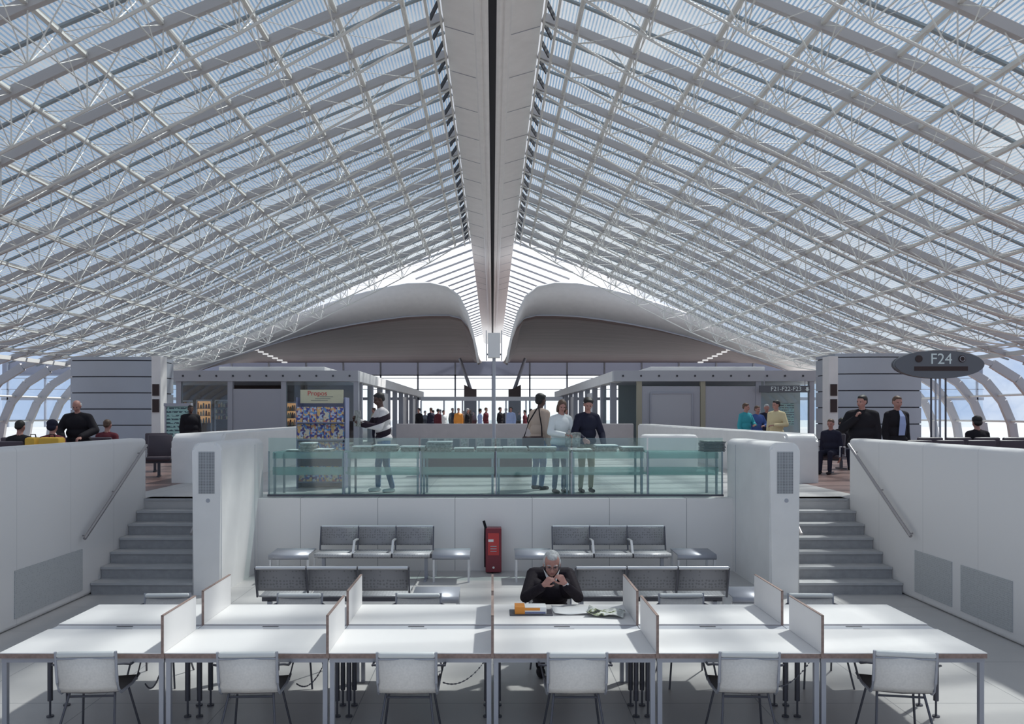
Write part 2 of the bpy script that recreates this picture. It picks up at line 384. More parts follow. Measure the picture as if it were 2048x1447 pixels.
# ------------------------------------------------------------------ air handling pillars
def pillar(x0, x1, side):
    yf, yb = 11.5, 13.62
    t = empty('air_pillar', ((x0+x1)/2, yf, 0), 0, 'white rounded air outlet pillar with tall grille, %s of the benches' % side, 'pillar')
    cx = (x0+x1)/2; w2 = (x1-x0)/2; r = .11
    prof = [(-w2, 0), (w2, 0)] + [(w2-r+r*math.cos(a), 2.19-r+r*math.sin(a)) for a in [k*PI/12 for k in range(7)]] + \
           [(-w2+r+r*math.cos(a), 2.19-r+r*math.sin(a)) for a in [PI/2+k*PI/12 for k in range(7)]]
    mb = MB().prism(prof, 0, yb-yf)
    es = [e for e in mb.bm.edges if abs((e.verts[0].co-e.verts[1].co).y) < 1e-6 and min(v.co.z for v in e.verts) > .01 or
          (abs((e.verts[0].co-e.verts[1].co).y) < 1e-6 and abs(e.verts[0].co.x-e.verts[1].co.x) < 1e-6)]
    bmesh.ops.bevel(mb.bm, geom=es, offset=.03, segments=3, affect='EDGES')
    mb.build('body', 'white', t, smooth=True)
    MB().box(-w2-.003, w2+.003, 1.62, 1.63, .02, 2.1).build('panel_joint', 'panelgrey', t)
    MB().box(-.115, .115, -.006, .03, 1.46, 2.06).build('grille', 'grille', t)
    e = MB(); e.tube([(-.02, -.004, 1.37), (.05, -.004, 1.37)], .035, 12); 
    o = MB().lathe([(.03, 0), (.03, .006)], 16).build('emblem', 'panelgrey', t)
    o.location = (0.02, 0, 1.36); o.rotation_euler = (PI/2, 0, 0); e.bm.free()
    return t
pillar(-4.32, -3.9, 'left'); pillar(3.99, 4.42, 'right')
# ------------------------------------------------------------------ handrails
def handrail(x, wallx, y0, z0, y1, z1, lab):
    t = empty('handrail', (x, y0, z0), 0, lab, 'handrail')
    d = V((0, y1-y0, z1-z0)); a = V((0, 0, 0)); u = d.normalized()
    MB().tube([a, d*.25, d*.5, d*.75, d], .024, 10).build('rail', 'rail', t, smooth=True)
    for f in (.06, .5, .94):
        p = d*f; s = wallx-x
        MB().tube([p, p+V((s*.5, 0, -.05)), p+V((s, 0, -.05))], .010, 6).build('bracket', 'rail', t, smooth=True)
handrail(WL+.09, WL, 11.2, .86, 13.2, 2.09, 'slanting metal handrail on the left side wall')
handrail(WR-.09, WR, 11.15, .90, 13.1, 2.11, 'slanting metal handrail on the right side wall')
handrail(4.42+.07, 4.42, 11.62, .86, 13.2, 1.95, 'short visible end of a metal handrail on the right white pillar')
handrail(-4.32-.06, -4.32, 11.62, .86, 13.2, 1.95, 'metal handrail on the stair side of the left white pillar')
# ------------------------------------------------------------------ low walls of the upper level
def low_wall(x0, x1, y0, y1, name='wall_back'):
    prof = [(y0, UP)] + [(y0+.16-.16*math.cos(a), 2.2-.16+.16*math.sin(a)) for a in [k*PI/12 for k in range(7)]] + [(y1, 2.2), (y1, UP)]
    mb = MB().prism(prof, x0, x1, 'x')
    es = [e for e in mb.bm.edges if abs(e.verts[0].co.x-e.verts[1].co.x) < 1e-6 and min(v.co.z for v in e.verts) > UP+.3]
    bmesh.ops.bevel(mb.bm, geom=es, offset=.05, segments=3, affect='EDGES')
    return S(name, mb, 'white', smooth=True)
low_wall(-6.56, -5.5, 16.35, 26.5); low_wall(6.0, 6.66, 16.35, 33, 'wall_back.001')
S('wall_back.002', MB().box(-4.1, 6.0, 34.0, 34.3, UP, 2.2, bev=.04, seg=2), mat('pinkish_stone', (.42, .38, .39), .5, noise_amt=.05, noise_scale=3))
b1 = MB().box(3.6, 4.9, 19.0, 19.6, UP, 2.12, bev=.1, seg=3).build('low_counter', 'white', smooth=True)
tag(b1, 'rounded white low counter behind the glass on the right', 'counter')
# ================================================================== ROOF
PROF = [(1.25, 12.45), (2.1, 12.12), (3.5, 11.53), (5.0, 10.9), (6.5, 10.28), (8.0, 9.65), (9.5, 8.95), (10.95, 8.22), (12.4, 7.54),
        (13.9, 6.88), (15.4, 6.25), (17.0, 5.65), (18.6, 5.1), (20.0, 4.62), (21.0, 4.0), (21.7, 3.15), (22.1, 2.2), (22.25, 1.2)]
KX = [.0]
for a, b_ in zip(PROF, PROF[1:]): KX.append(KX[-1]+math.hypot(b_[0]-a[0], b_[1]-a[1]))
D0, DD, NA = 9.7, 2.03, 18
DEND = D0+DD*(NA-1)+.9
def sheet(name, m, k0, k1, ya, yb, sgn, dz=.2, thick=0):
    mb = MB(); uvl = mb.bm.loops.layers.uv.new('UVMap')
    rows = []
    for (x, z) in PROF[k0:k1+1]: rows.append([mb.bm.verts.new((sgn*x, y, z+dz)) for y in (ya, yb)])
    for i, (A, B) in enumerate(zip(rows, rows[1:])):
        f = mb.bm.faces.new((A[0], A[1], B[1], B[0]))
        for l, uv in zip(f.loops, ((KX[k0+i], ya), (KX[k0+i], yb), (KX[k0+i+1], yb), (KX[k0+i+1], ya))): l[uvl].uv = uv
    return S(name, mb, m)
for sgn, i in ((-1, 1), (1, 2)):
    sheet('ceiling' if i == 1 else 'ceiling.001', 'frit', 0, 12, -14, DEND, sgn)
    sheet('window_%d' % i, 'glass_c', 12, 17, -14, DEND, sgn)
    sheet('window_%d' % (i+2), 'glass_c', 0, 3, DEND, 100, sgn, dz=.25)
# arch half-trusses (right-hand master, the left ones are mirrored copies)
NODES = PROF[1:13]
def depth(x): return .10+1.0*max(0, math.sin(PI*min(1, max(0, (x-1.2)/17.6))))**.8
def make_arch():
    t = empty('roof_truss', (0, D0, 0), 0, '', 'roof truss', 'arched trusses under the glass roof')
    mb = MB()
    for (a, b_) in zip(PROF[:13], PROF[1:14]): mb.bar((a[0], 0, a[1]), (b_[0], 0, b_[1]), .13, .20)
    for (a, b_) in zip(PROF[13:], PROF[14:]): mb.bar((a[0], 0, a[1]), (b_[0], 0, b_[1]), .16, .34)
    mb.build('top_chord', 'arch', t)
    lo = [(x, z-depth(x)) for x, z in PROF[:13]]+[(19.3, 4.86)]
    mb = MB().tube([(x, 0, z) for x, z in lo], .032, 6); mb.build('lower_chord', 'truss', t, smooth=True)
    for k, (x, z) in enumerate(NODES):
        MB().tube([(x, 0, z), (x, 0, z-depth(x))], .016, 4, cap=False).build('hanger', 'truss', t)
    for k, (x, z) in enumerate(NODES[:-1]):
        x2, z2 = NODES[k+1]; xm, zm = (x+x2)/2, (z+z2)/2
        L0 = (x, 0, z-depth(x)); mb = MB()
        mb.tube([L0, (xm, 0, zm)], .016, 4, cap=False); mb.tube([(xm, 0, zm), (x2, 0, z2-depth(x2))], .016, 4, cap=False)
        for dy in (-1, 1):
            mb.tube([L0, (x+.0, dy*1.0, z)], .013, 4, cap=False)
            mb.tube([L0, (x2-.1, dy*1.0, z2)], .009, 4, cap=False)
        mb.build('diagonal_brace', 'truss', t)
    return t
ar = make_arch()
for k in range(NA):
    for sgn in (1, -1):
        o = ar if (k == 0 and sgn == 1) else dup(ar, (0, D0+DD*k, 0), 0, scale=(sgn, 1, 1))
        if k == 0 and sgn == 1: pass
        o['label'] = 'pale arched tubular truss under the glass roof, %s from the front on the %s' % (ORD[k], 'right' if sgn > 0 else 'left')
ar.location.y = D0
# secondary ribs midway between the trusses
rb = MB()
for (a, b_) in zip(PROF[:13], PROF[1:14]): rb.bar((a[0], 0, a[1]+.1), (b_[0], 0, b_[1]+.1), .09, .05)
rib = rb.build('roof_rib', mat('rib_paint', (.26, .30, .33), .5))
for k in range(NA-1):
    for sgn in (1, -1):
        o = rib if (k == 0 and sgn == 1) else rib.copy()
        if o is not rib: COL.objects.link(o)
        o.location = (0, D0+DD*(k+.5), 0); o.scale = (sgn, 1, 1)
        tag(o, 'thin grey rib between roof trusses, %s from the front on the %s' % (ORD[k], 'right' if sgn > 0 else 'left'), 'roof rib', 'thin ribs under the roof glass')
# longitudinal purlins with laced underside
RY = ['by the central beam']+['%s out from the central beam' % ORD[k] for k in range(1, 13)]
for sgn in (1, -1):
    for k, (x, z) in enumerate(NODES):
        t = empty('roof_purlin', (sgn*x, D0, z), 0, 'long straight purlin on the %s roof half, %s' % ('right' if sgn > 0 else 'left', RY[k]), 'purlin', 'purlins running the length of the hall')
        Lh = DEND-D0
        MB().bar((0, -2, .02), (0, Lh, .02), .10, .09).build('flange', 'truss', t)
        dp = depth(x)*.55
        mb = MB().tube([(0, -2, -dp), (0, Lh, -dp)], .016, 5)
        for q_ in range(NA-1):
            y = q_*DD
            mb.tube([(0, y, 0), (0, y+DD/2, -dp), (0, y+DD, 0)], .011, 4, cap=False)
        mb.build('lacing', 'truss', t)
# eaves beam at springing
for sgn, i in ((1, 'right'), (-1, 'left')):
    tag(MB().bar((sgn*19.3, D0-2, 4.85), (sgn*19.3, DEND, 4.85), .2, .16).build('eaves_beam', 'truss'), 'horizontal pale eaves beam where the %s roof meets the side glazing' % i, 'beam')
    for j, z in enumerate((3.4, 2.3)):
        x = {3.4: 21.5, 2.3: 22.05}[z]
        tag(MB().tube([(sgn*x, D0-2, z), (sgn*x, DEND, z)], .05, 6).build('glazing_bar', 'truss'), '%s horizontal glazing bar of the %s side glass' % (['upper', 'lower'][j], i), 'glazing bar')
# ------------------------------------------------------------------ central spine with the dark slot
sp_ = empty('spine_beam', (0, 6, 12.4), 0, 'long white central roof beam split by a dark slot', 'beam')
LE = 104
for sgn in (-1, 1):
    mb = MB()
    # panel: lower curved wing
    prof = [(.10, -.05), (.10, -.32), (.18, -.36), (.26, -.30), (.30, -.34), (.42, -.30), (.46, -.22), (1.22, .0), (1.22, .14), (.2, .12)]
    mb.prism([(sgn*a, b_) for a, b_ in prof], 0, LE)
    mb.build('wing', 'white', sp_)
    mb = MB()
    for k in range(22):
        y = 1.2+2.6*k
        mb.bar((sgn*.47, y, -.225), (sgn*1.2, y, -.015), .02, .012)
    mb.build('panel_joint', 'panelgrey', sp_)
MB().box(-.10, .10, 0, LE, -.02, .1).build('slot', 'dark', sp_)
# edge lattice beside the spine: dark plates and struts
for sgn, i in ((1, 'right'), (-1, 'left')):
    t = empty('edge_lattice', (sgn*1.4, D0, 12.3), 0, 'dark zigzag lattice along the %s edge of the central roof beam' % i, 'lattice')
    pl_ = MB().bar((-sgn*.10, 0, .0), (sgn*.10, DD*.22, -.12), .03, .16).build('dark_plate', 'dark', t)
    for q_ in range(int((DEND-D0+4)/(DD/2))):
        o = pl_ if q_ == 0 else pl_.copy()
        if q_: COL.objects.link(o)
        o.location = (0, -4+q_*DD/2, 0)
    mb = MB().tube([(sgn*.16, -4, -.2), (sgn*.16, DEND-D0, -.2)], .035, 5).tube([(-sgn*.14, -4, -.1), (-sgn*.14, DEND-D0, -.1)], .03, 5)
    mb.build('edge_tube', 'truss', t)
# cross bars under the far strip of central glazing
mb = MB()
for k in range(24):
    y = DEND+1.2+2.3*k
    for sgn in (-1, 1): mb.bar((sgn*1.2, y, 12.6), (sgn*4.9, y, 11.2), .10, .10)
S('trim_1', mb, 'arch')
# ================================================================== TERMINAL SHELLS beyond the hall
OUT = [(318, 742), (345, 731), (420, 697), (500, 663), (575, 634), (650, 608), (705, 590), (760, 576), (815, 566), (860, 565), (895, 573), (918, 592), (934, 625), (946, 668), (953, 700), (957, 726)]
INN = [(385, 742), (412, 731), (470, 708), (530, 689), (590, 671), (650, 656), (705, 645), (760, 636), (815, 629), (860, 627), (898, 627), (922, 633), (937, 650), (947, 678), (952, 702), (956, 726)]
DO, DI, DB = 47.2, 50.0, 88.0
def shell(sgn, side):
    t = empty('terminal_shell', (0, DO, UP), 0, 'curved terminal roof shell with pale rim and dark timber underside, %s of the central gap' % side, 'roof shell')
    def pt(p, D): return V((sgn*-wx(p[0], D) if sgn > 0 else wx(p[0], D), D, wz(p[1], D)))-V((0, DO, UP))
    mid = [((a[0]+b_[0])/2, (a[1]+b_[1])/2-1.5) for a, b_ in zip(OUT, INN)]
    rows = [[pt(p, DO) for p in OUT], [pt(p, 48.3) for p in mid], [pt(p, DI-.3) for p in INN]]
    MB().grid(rows).build('rim', 'white', t, smooth=True, solid=.12)
    lip = [[pt(p, DI-.3) for p in INN], [pt((p[0], p[1]+4), DI-.3) for p in INN], [pt((p[0], p[1]+4), DI+.4) for p in INN]]
    MB().grid(lip).build('rim_lip', 'panelgrey', t, smooth=True, solid=.05)
    rows = []
    for f in (0, .1, .22, .4, .6, .8, 1):
        D = DI+(DB-DI)*f; row = []
        for k, p in enumerate(INN):
            a = pt((p[0], p[1]+3), DI); far = V((a.x*(1.0 if k < 10 else 1.0), DB-DO, wz(724, DB)-UP))
            xf = a.x*(1+.6*f) if k < 11 else a.x*(1+.25*f)
            zf = a.z*(1-f)+far.z*f + (.9*math.sin(PI*f) if k > 1 else 0)*(1 if k < 12 else .1)
            if k >= 12: zf = a.z*(1-f)+ (far.z)*f
            row.append(V((xf, D-DO, zf)))
        rows.append(row)
    MB().grid(rows).build('soffit', 'soffit', t, smooth=True, solid=.1)
    # row of small lights running across the soffit
    for q_ in range(7):
        px = 512+q_*9.5; py = 699+q_*4.2; D = 60
        a = V((-sgn*wx(px, D) if sgn > 0 else wx(px, D), D-DO, wz(py, D)-UP))
        o = MB().box(-.18, .18, -.15, .15, -.05, .05).build('light_strip', mat('strip_lamp', (.7, .7, .7), .5, emit=(1, 1, 1), es=.5) if q_ == 0 and sgn < 0 else bpy.data.materials['strip_lamp'], t)
        o.location = a
    return t
shell(-1, 'left'); shell(1, 'right')
# far glazed wall of the terminal
zt = wz(722, DB)
fr = MB(); 
for k in range(-13, 14): fr.box(k*4.1-.09, k*4.1+.09, DB-.1, DB+.1, UP, zt)
for z, h in ((wz(750, DB), .12), (wz(756, DB), .07), (wz(778, DB), .08), (wz(797, DB), .3)): fr.box(-54, 54, DB-.1, DB+.1, z-h/2, z+h/2)
wd = struct(fr.build('window_5', 'steel'))
MB().box(-54, 54, DB+.11, DB+.15, wz(750, DB), zt).build('grey_pane', 'far_frit', wd)
MB().box(-54, 54, DB+.11, DB+.15, UP, wz(750, DB)).build('clear_pane', 'glass_c', wd)
# concrete plinths with leaning props
for sgn, side in ((-1, 'left'), (1, 'right')):
    D = 70; t = empty('raking_column', (sgn*1.92, D, UP), 0, 'raking steel column on a dark plinth in the terminal, %s of the mast' % side, 'column')
    z0 = wz(793, D)-UP; z1 = wz(769, D)-UP
    MB().prism([(-sgn*.52, 0), (sgn*.55, 0), (sgn*.55, z1), (-sgn*.1, z1-.35), (-sgn*.52, z1-.4)][::sgn], -.5, .5).build('plinth', 'concrete', t)
    MB().tube([(0, 0, z1-.4), (sgn*.95, 0, wz(716, D)-UP)], .17, 10, r2=.13).build('raking_strut', 'steel', t, smooth=True)
# lintel beam and screens
D = 44; t = empty('glazed_screen', (0, D, UP), 0, 'low glazed screen with a pale lintel crossing the concourse', 'screen')
x0, x1 = wx(842, D), wx(1125, D)
MB().box(x0, x1, -.15, .15, wz(801, D)-UP, wz(793, D)-UP).build('lintel', 'fascia', t)
for px in (842, 888, 925, 958, 1012, 1052, 1090, 1122):
    MB().box(wx(px, D)-.04, wx(px, D)+.04, -.05, .05, 0, wz(801, D)-UP).build('mullion', 'steel', t)
MB().box(x0, x1, -.01, .01, 0, wz(801, D)-UP).build('glass_pane', 'glass_g', t)
# ------------------------------------------------------------------ central mast
D = 20; t = empty('light_mast', (wx(988, D), D, UP), 0, 'slender mast with a pale box head in the middle of the hall', 'mast')
MB().tube([(0, 0, 0), (0, 0, wz(716, D)-UP)], .042, 12).build('pole', 'panelgrey', t, smooth=True)
h0, h1 = wz(718, D)-UP, wz(664, D)-UP
MB().box(-.155, .155, -.155, .155, h0+.03, h1-.03, bev=.01).build('head_box', 'white', t)
for sx in (-1, 1): MB().box(sx*.19-.015, sx*.19+.015, -.17, .17, h0-.03, h1+.03).build('side_fin', 'white', t)
MB().box(-.19, .19, -.02, .02, h0+.1, h0+.14).build('fin_bracket', 'steel', t)
MB().lathe([(.16, 0), (.16, .015), (.06, .03)], 20).build('foot_plate', 'steel', t)
# ================================================================== GLASS RAILING
for k in range(6):
    x0 = -3.78+k*1.277; x1 = x0+1.277
    t = empty('glass_railing', ((x0+x1)/2, 13.45, UP+.02), 0, 'teal glass railing panel above the bench wall, %s from the left' % ORD[k], 'railing', 'glass railing panels')
    hw = (x1-x0)/2
    MB().box(-hw+.015, hw-.015, -.008, .008, .02, .985).build('glass_pane', 'glass', t)
    MB().box(-hw, hw, -.02, .02, 0, .035).build('base_channel', 'dsteel', t)
    for sx in ((-1, 1) if k == 5 else (-1,)): MB().box(sx*(hw-.012)-.012, sx*(hw-.012)+.012, .02, .045, 0, .76).build('post', 'steel', t)
# newspaper tables behind the railing
for k in range(6):
    xc = -3.14+k*1.277
    t = empty('newspaper_table', (xc, 14.0, UP), 0, 'glass newspaper table behind the railing, %s from the left' % ORD[k], 'table', 'newspaper tables')
    hw = .615
    MB().box(-hw, hw, -.32, .32, .74, .755).build('glass_top', 'glass_s', t)
    MB().box(-hw, hw, -.335, -.325, .645, .74).build('front_apron', 'glass_s', t)
    MB().box(-hw+.02, hw-.02, -.31, .30, .36, .375).build('glass_shelf', 'glass_s', t)
    MB().box(-hw, hw, -.335, -.325, .37, .50).build('shelf_front', 'glass_s', t)
    for sx in (-1, 1):
        for sy in (-.31, .31):
            MB().box(sx*(hw-.03)-.018, sx*(hw-.03)+.018, sy-.018, sy+.018, 0, .74).build('leg', 'steel', t)
# newspaper piles on the tables
def pile(x, w, h, n, lab, folded=False, dark=False, y=13.9):
    mb = MB(); random.seed(int(x*100)+900)
    for k in range(n):
        dx, dy = random.uniform(-.015, .015), random.uniform(-.012, .012); z = k*h/n
        mb.mi = 1 if k == n-1 else 0
        mb.box(-w/2+dx, w/2+dx, -.19+dy, .19+dy, z, z+h/n*.82, bev=min(.006, h/n*.35), seg=2)
    o = mb.build('newspaper_pile', ['paper', 'paper_w'] if not dark else ['gdark', 'paper'], loc=None)
    o.location = (x, y, UP+.757); tag(o, lab, 'newspaper pile', 'newspaper piles on the glass tables')
P_ = [(592, 30, .035, 3, 'thin newspaper pile at the left end of the tables'), (617, 27, .16, 8, 'tall newspaper pile left of the magazine rack base'),
      (650, 32, .05, 3, 'low newspaper pile before the magazine rack'), (727, 38, .10, 5, 'uneven newspaper pile right of the magazine rack'),
      (773, 46, .12, 6, 'newspaper pile under the banded sweater man\'s arm'), (828, 50, .10, 5, 'newspaper pile left of the tallest central pile'),
      (879, 49, .18, 9, 'tallest neat newspaper pile left of the mast'), (929, 40, .07, 4, 'low sagging newspaper pile right of the tallest pile'),
      (979, 52, .08, 4, 'newspaper pile at the mast'), (1030, 48, .085, 4, 'newspaper pile just right of the mast'),
      (1084, 54, .09, 4, 'newspaper pile below the shoulder bag'), (1160, 44, .05, 3, 'low newspaper pile in front of the dark jacket man'),
      (1210, 44, .12, 5, 'leaning newspaper pile right of the dark jacket man'), (1262, 44, .09, 4, 'newspaper pile on the fifth glass table'),
      (1424, 42, .19, 9, 'tall dark newspaper pile at the right end')]
for (px, w_, h_, n_, lb) in P_:
    pile(wx(px, 13.9), w_*13.9/F, h_, n_, lb, dark=(px == 1424))
# ================================================================== FIRE CASE
t = empty('extinguisher_case', (wx(987, 13.15), 13.15, 0), 0, 'dark red fire extinguisher case standing against the white wall', 'fire extinguisher')
MB().box(-.13, .13, -.09, .13, .02, .74, bev=.012).build('case', 'red', t)
MB().box(-.09, .09, -.096, -.088, .30, .66).build('printed_panel', 'lred', t)
MB().box(-.085, .0, -.1, -.094, .52, .56).build('white_mark', 'paper_w', t)
for z in (.36, .40, .44): MB().box(-.05, .05, -.1, -.094, z, z+.012).build('text_line', 'panelgrey', t)
MB().tube([(-.13, -.05, .1), (-.135, -.06, .55), (-.13, -.06, .75), (-.16, -.06, .86)], .022, 8).build('hose', 'black', t, smooth=True)
o = MB().lathe([(.018, 0), (.018, .008)], 12).build('round_badge', 'paper_w', t); o.location = (0, -.092, .10); o.rotation_euler = (PI/2, 0, 0)
# ================================================================== BENCHES
def bench(name, loc, rz, lab, w=.6):
    t = empty(name, loc, rz, lab, 'bench', 'perforated steel benches')
    # faces -Y: seats front at -y ; backs at +y
    for k in range(3):
        xc = (k-1)*(w+.005)
        hw = w/2-.012
        prof = [(-.30, .39), (-.31, .42), (-.28, .445), (-.1, .43), (.16, .415), (.185, .43)]
        mb = MB(); rows = [[V((xc-hw, y, z)), V((xc+hw, y, z))] for y, z in prof]
        mb.grid(rows).build('seat', 'seatsteel', t, smooth=True, solid=.012)
        prof = [(.212, .50), (.222, .54), (.26, .76), (.275, .785)]
        mb = MB(); rows = [[V((xc-hw, y, z)), V((xc+hw, y, z))] for y, z in prof]
        mb.grid(rows).build('backrest', 'perf', t, smooth=True, solid=.012)
        MB().tube([(xc-hw-.005, .29, .785), (xc+hw+.005, .29, .785)], .022, 10).build('top_tube', 'chrome', t, smooth=True)
    for k in (-1.5, -.5, .5, 1.5):
        xc = k*(w+.005)
        if abs(k) < 1:
            MB().bar((xc, -.26, .44), (xc, -.12, .62), .035, .02).bar((xc, -.12, .62), (xc, .2, .6), .035, .02).build('armrest', 'chrome', t)
        MB().bar((xc, .19, .42), (xc, .285, .79), .02, .03).build('back_bracket', 'dsteel', t)
    MB().box(-1.5*w, 1.5*w, -.02, .04, .33, .39).build('beam', 'dsteel', t)
    for x in (-1.35*w, 1.35*w):
        MB().box(x-.025, x+.025, -.02, .04, 0, .34).build('leg', 'steel', t)
        MB().box(x-.02, x+.02, -.24, .26, 0, .025).build('foot', 'steel', t)
    return t
bench('steel_bench', (-1.86, 12.65, 0), 0, 'perforated steel bench against the wall, left of the red case')
bench('steel_bench', (1.87, 12.65, 0), 0, 'perforated steel bench against the wall, right of the red case')
bench('steel_bench', (-1.9, 9.75, 0), PI, 'steel bench with its back to the desks, on the left')
bench('steel_bench', (1.89, 9.75, 0), PI, 'steel bench with its back to the desks, behind the seated man')
def side_table(x, y, w, lab):
    t = empty('bench_table', (x, y, 0), 0, lab, 'side table', 'steel side tables at the bench ends')
    hw = w/2
    prof = [(-.29, .36), (-.31, .39), (-.29, .43), (.2, .44), (.24, .43)]
    MB().grid([[V((-hw, a, b_)), V((hw, a, b_))] for a, b_ in prof]).build('table_top', 'steel', t, smooth=True, solid=.015)
    for sx in (-1, 1): MB().box(sx*(hw-.02)-.015, sx*(hw-.02)+.015, -.27, -.23, 0, .36).build('leg', 'chrome', t)
    for sx in (-1, 1): MB().box(sx*(hw-.02)-.015, sx*(hw-.02)+.015, .17, .21, 0, .42).build('leg', 'chrome', t)
side_table(-3.15, 12.65, .62, 'steel side table at the far left of the wall benches')
side_table(-.64, 12.65, .58, 'steel side table left of the red case')
side_table(.64, 12.65, .58, 'steel side table right of the red case')
side_table(3.16, 12.65, .6, 'steel side table at the far right of the wall benches')
side_table(-.68, 9.8, .56, 'steel side table right of the left front bench')
side_table(3.13, 9.8, .56, 'steel side table right of the right front bench')
# ================================================================== DESKS
TX = [-3.855, -2.57, -1.285, 0, 1.285, 2.57, 3.865]
N1, N2, F1, F2 = 6.24, 6.93, 7.10, 7.83
SEAT = ['leftmost', 'second from the left', 'third from the left', 'third from the right', 'second from the right', 'rightmost']
def make_desk(x0, x1, near, k):
    hw = (x1-x0)/2-.006; dp = (N2-N1)/2 if near else (F2-F1)/2
    yc = (N1+N2)/2 if near else (F1+F2)/2
    lab = 'white topped desk of the %s row, %s' % ('front' if near else 'rear', SEAT[k])
    if not near and k == 3: lab = 'white topped desk of the rear row where the suited man sits'
    t = empty('study_desk', ((x0+x1)/2, yc, 0), 0, lab, 'desk', 'white desks in two facing rows')
    s = -1 if near else 1   # outer side direction
    MB().box(-hw, hw, -dp, dp, .732, .74).build('laminate_top', 'lami', t)
    MB().box(-hw, hw, -dp, dp, .697, .732).build('top_edge', 'ply', t)
    mb = MB().box(-hw, hw, s*dp-s*.05-.0175, s*dp-s*.05+.0175, .655, .697).box(-hw, hw, -s*dp+s*.04-.015, -s*dp+s*.04+.015, .655, .697)
    for sx in (-1, 1): mb.box(sx*(hw-.02)-.0175, sx*(hw-.02)+.0175, -dp+.05, dp-.04, .656, .696)
    mb.build('frame', 'steel', t)
    for sx in (-1, 1):
        x = sx*(hw-.022); y = s*(dp-.05)
        MB().box(x-.018, x+.018, y-.018, y+.018, 0, .655).build('leg', 'steel', t)
    for sx in (-1, 1):
        x = sx*(hw-.045); y = -s*(dp-.05)
        MB().tube([(x, y, .655), (x, y, .14)], .022, 10).tube([(x, y, .14), (x, y, .01)], .009, 8).tube([(x, y, .012), (x, y, 0)], .03, 12).build('tubular_leg', 'dsteel', t, smooth=True)
    return t
for k in range(6):
    make_desk(TX[k], TX[k+1], True, k); make_desk(TX[k], TX[k+1], False, k)
    x0, x1 = TX[k]+.004, TX[k+1]-.004; xc = (x0+x1)/2
    t = empty('cable_tray', (xc, (N2+F1)/2, 0), 0, 'grey cable channel between the desk rows, %s' % SEAT[k], 'cable channel', 'cable channels between desks')
    hw = (x1-x0)/2
    MB().box(-hw, hw, -.084, .084, .70, .728).build('channel', 'fascia', t)
    MB().box(-.10, .04, .03, .05, .7285, .731).build('slot', 'dark', t); MB().box(-.07, .07, -.06, -.038, .7285, .731).build('slot', 'dark', t)
def divider(x, near, k):
    y0, y1 = (N1-.01, N2-.02) if near else (F1-.0, F2)
    o = MB(); o.mi = 0; o.box(-.009, .009, y0, y1, .742, 1.03); o.mi = 1
    o.box(-.0105, .0105, y0-.004, y0, .70, 1.034).box(-.0105, .0105, y0-.004, y1, 1.03, 1.036)
    ob = o.build('desk_divider', ['lami', 'ply']); ob.location.x = x
    tag(ob, 'white upright divider with brown edge on the %s desk row, %s' % ('front' if near else 'rear', ['leftmost', 'second from the left', 'the middle one seen edge-on', 'second from the right', 'rightmost'][k]), 'divider', 'desk dividers')
for k in range(5): divider(TX[k+1], True, k); divider(TX[k+1], False, k)
# ------------------------------------------------------------------ desk chairs
def chair():
    t = empty('desk_chair', (0, 0, 0), 0, '', 'chair', 'white sling chairs at the desks')
    # chair faces +Y ; back plane at y=0, seat forward
    hw = .215
    rows = [[V((-hw, y, z)), V((0, y-.012, z)), V((hw, y, z))] for y, z in ((.045, .472), (.015, .52), (-.005, .62), (-.025, .75))]
    MB().grid(rows).build('back_sling', 'mesh_white', t, smooth=True, solid=.008)
    MB().box(-hw-.004, hw+.004, -.045, .005, .755, .80, bev=.02, seg=3).build('top_roll', 'roll', t, smooth=True)
    MB().tube([(-hw, -.03, .748), (hw, -.03, .748)], .008, 6).build('top_rod', 'steel', t)
    rows = [[V((-hw, y, z)), V((0, y, z-.012)), V((hw, y, z))] for y, z in ((.06, .465), (.14, .45), (.3, .45), (.42, .475), (.45, .465))]
    MB().grid(rows).build('seat_sling', mat('dark_seat_sling', (.16, .15, .15), .8) if 'dark_seat_sling' not in bpy.data.materials else bpy.data.materials['dark_seat_sling'], t, smooth=True, solid=.008)
    for sx in (-1, 1):
        x = sx*(hw+.008)
        MB().tube([(x, -.03, .80), (x, -.014, .66), (x, 0, .56), (x, .03, .49), (x, .07, .455), (x, .3, .45), (x, .44, .48)], .011, 8).build('side_frame', 'steel', t, smooth=True)
        MB().tube([(x, -.02, .70), (sx*(hw+.05), .02, .69), (sx*(hw+.065), .12, .655), (sx*(hw+.065), .34, .65), (sx*(hw+.05), .38, .62), (x, .38, .45)], .009, 8).build('armrest', 'dsteel', t, smooth=True)
        MB().tube([(sx*.17, .09, .45), (sx*.235, -.10, 0)], .0095, 8).build('leg', 'dsteel', t, smooth=True)
        MB().tube([(sx*.17, .33, .445), (sx*.235, .46, 0)], .0095, 8).build('leg', 'dsteel', t, smooth=True)
    MB().tube([(-.17, .09, .42), (.17, .09, .42)], .009, 6).tube([(-.17, .33, .415), (.17, .33, .415)], .009, 6).build('cross_rod', 'dsteel', t, smooth=True)
    return t
ch = chair()
NC = [(-3.09, 6.13, .06), (-1.86, 6.12, .03), (-.65, 6.11, 0), (.643, 6.11, 0), (1.95, 6.12, -.04), (3.14, 6.13, -.16)]
for k, (x, y, a) in enumerate(NC):
    o = ch if k == 0 else dup(ch)
    o.location = (x, y-.03, 0); o.rotation_euler = (0, 0, a)
    o['label'] = 'white sling chair in front of the front desk row, %s' % SEAT[k]
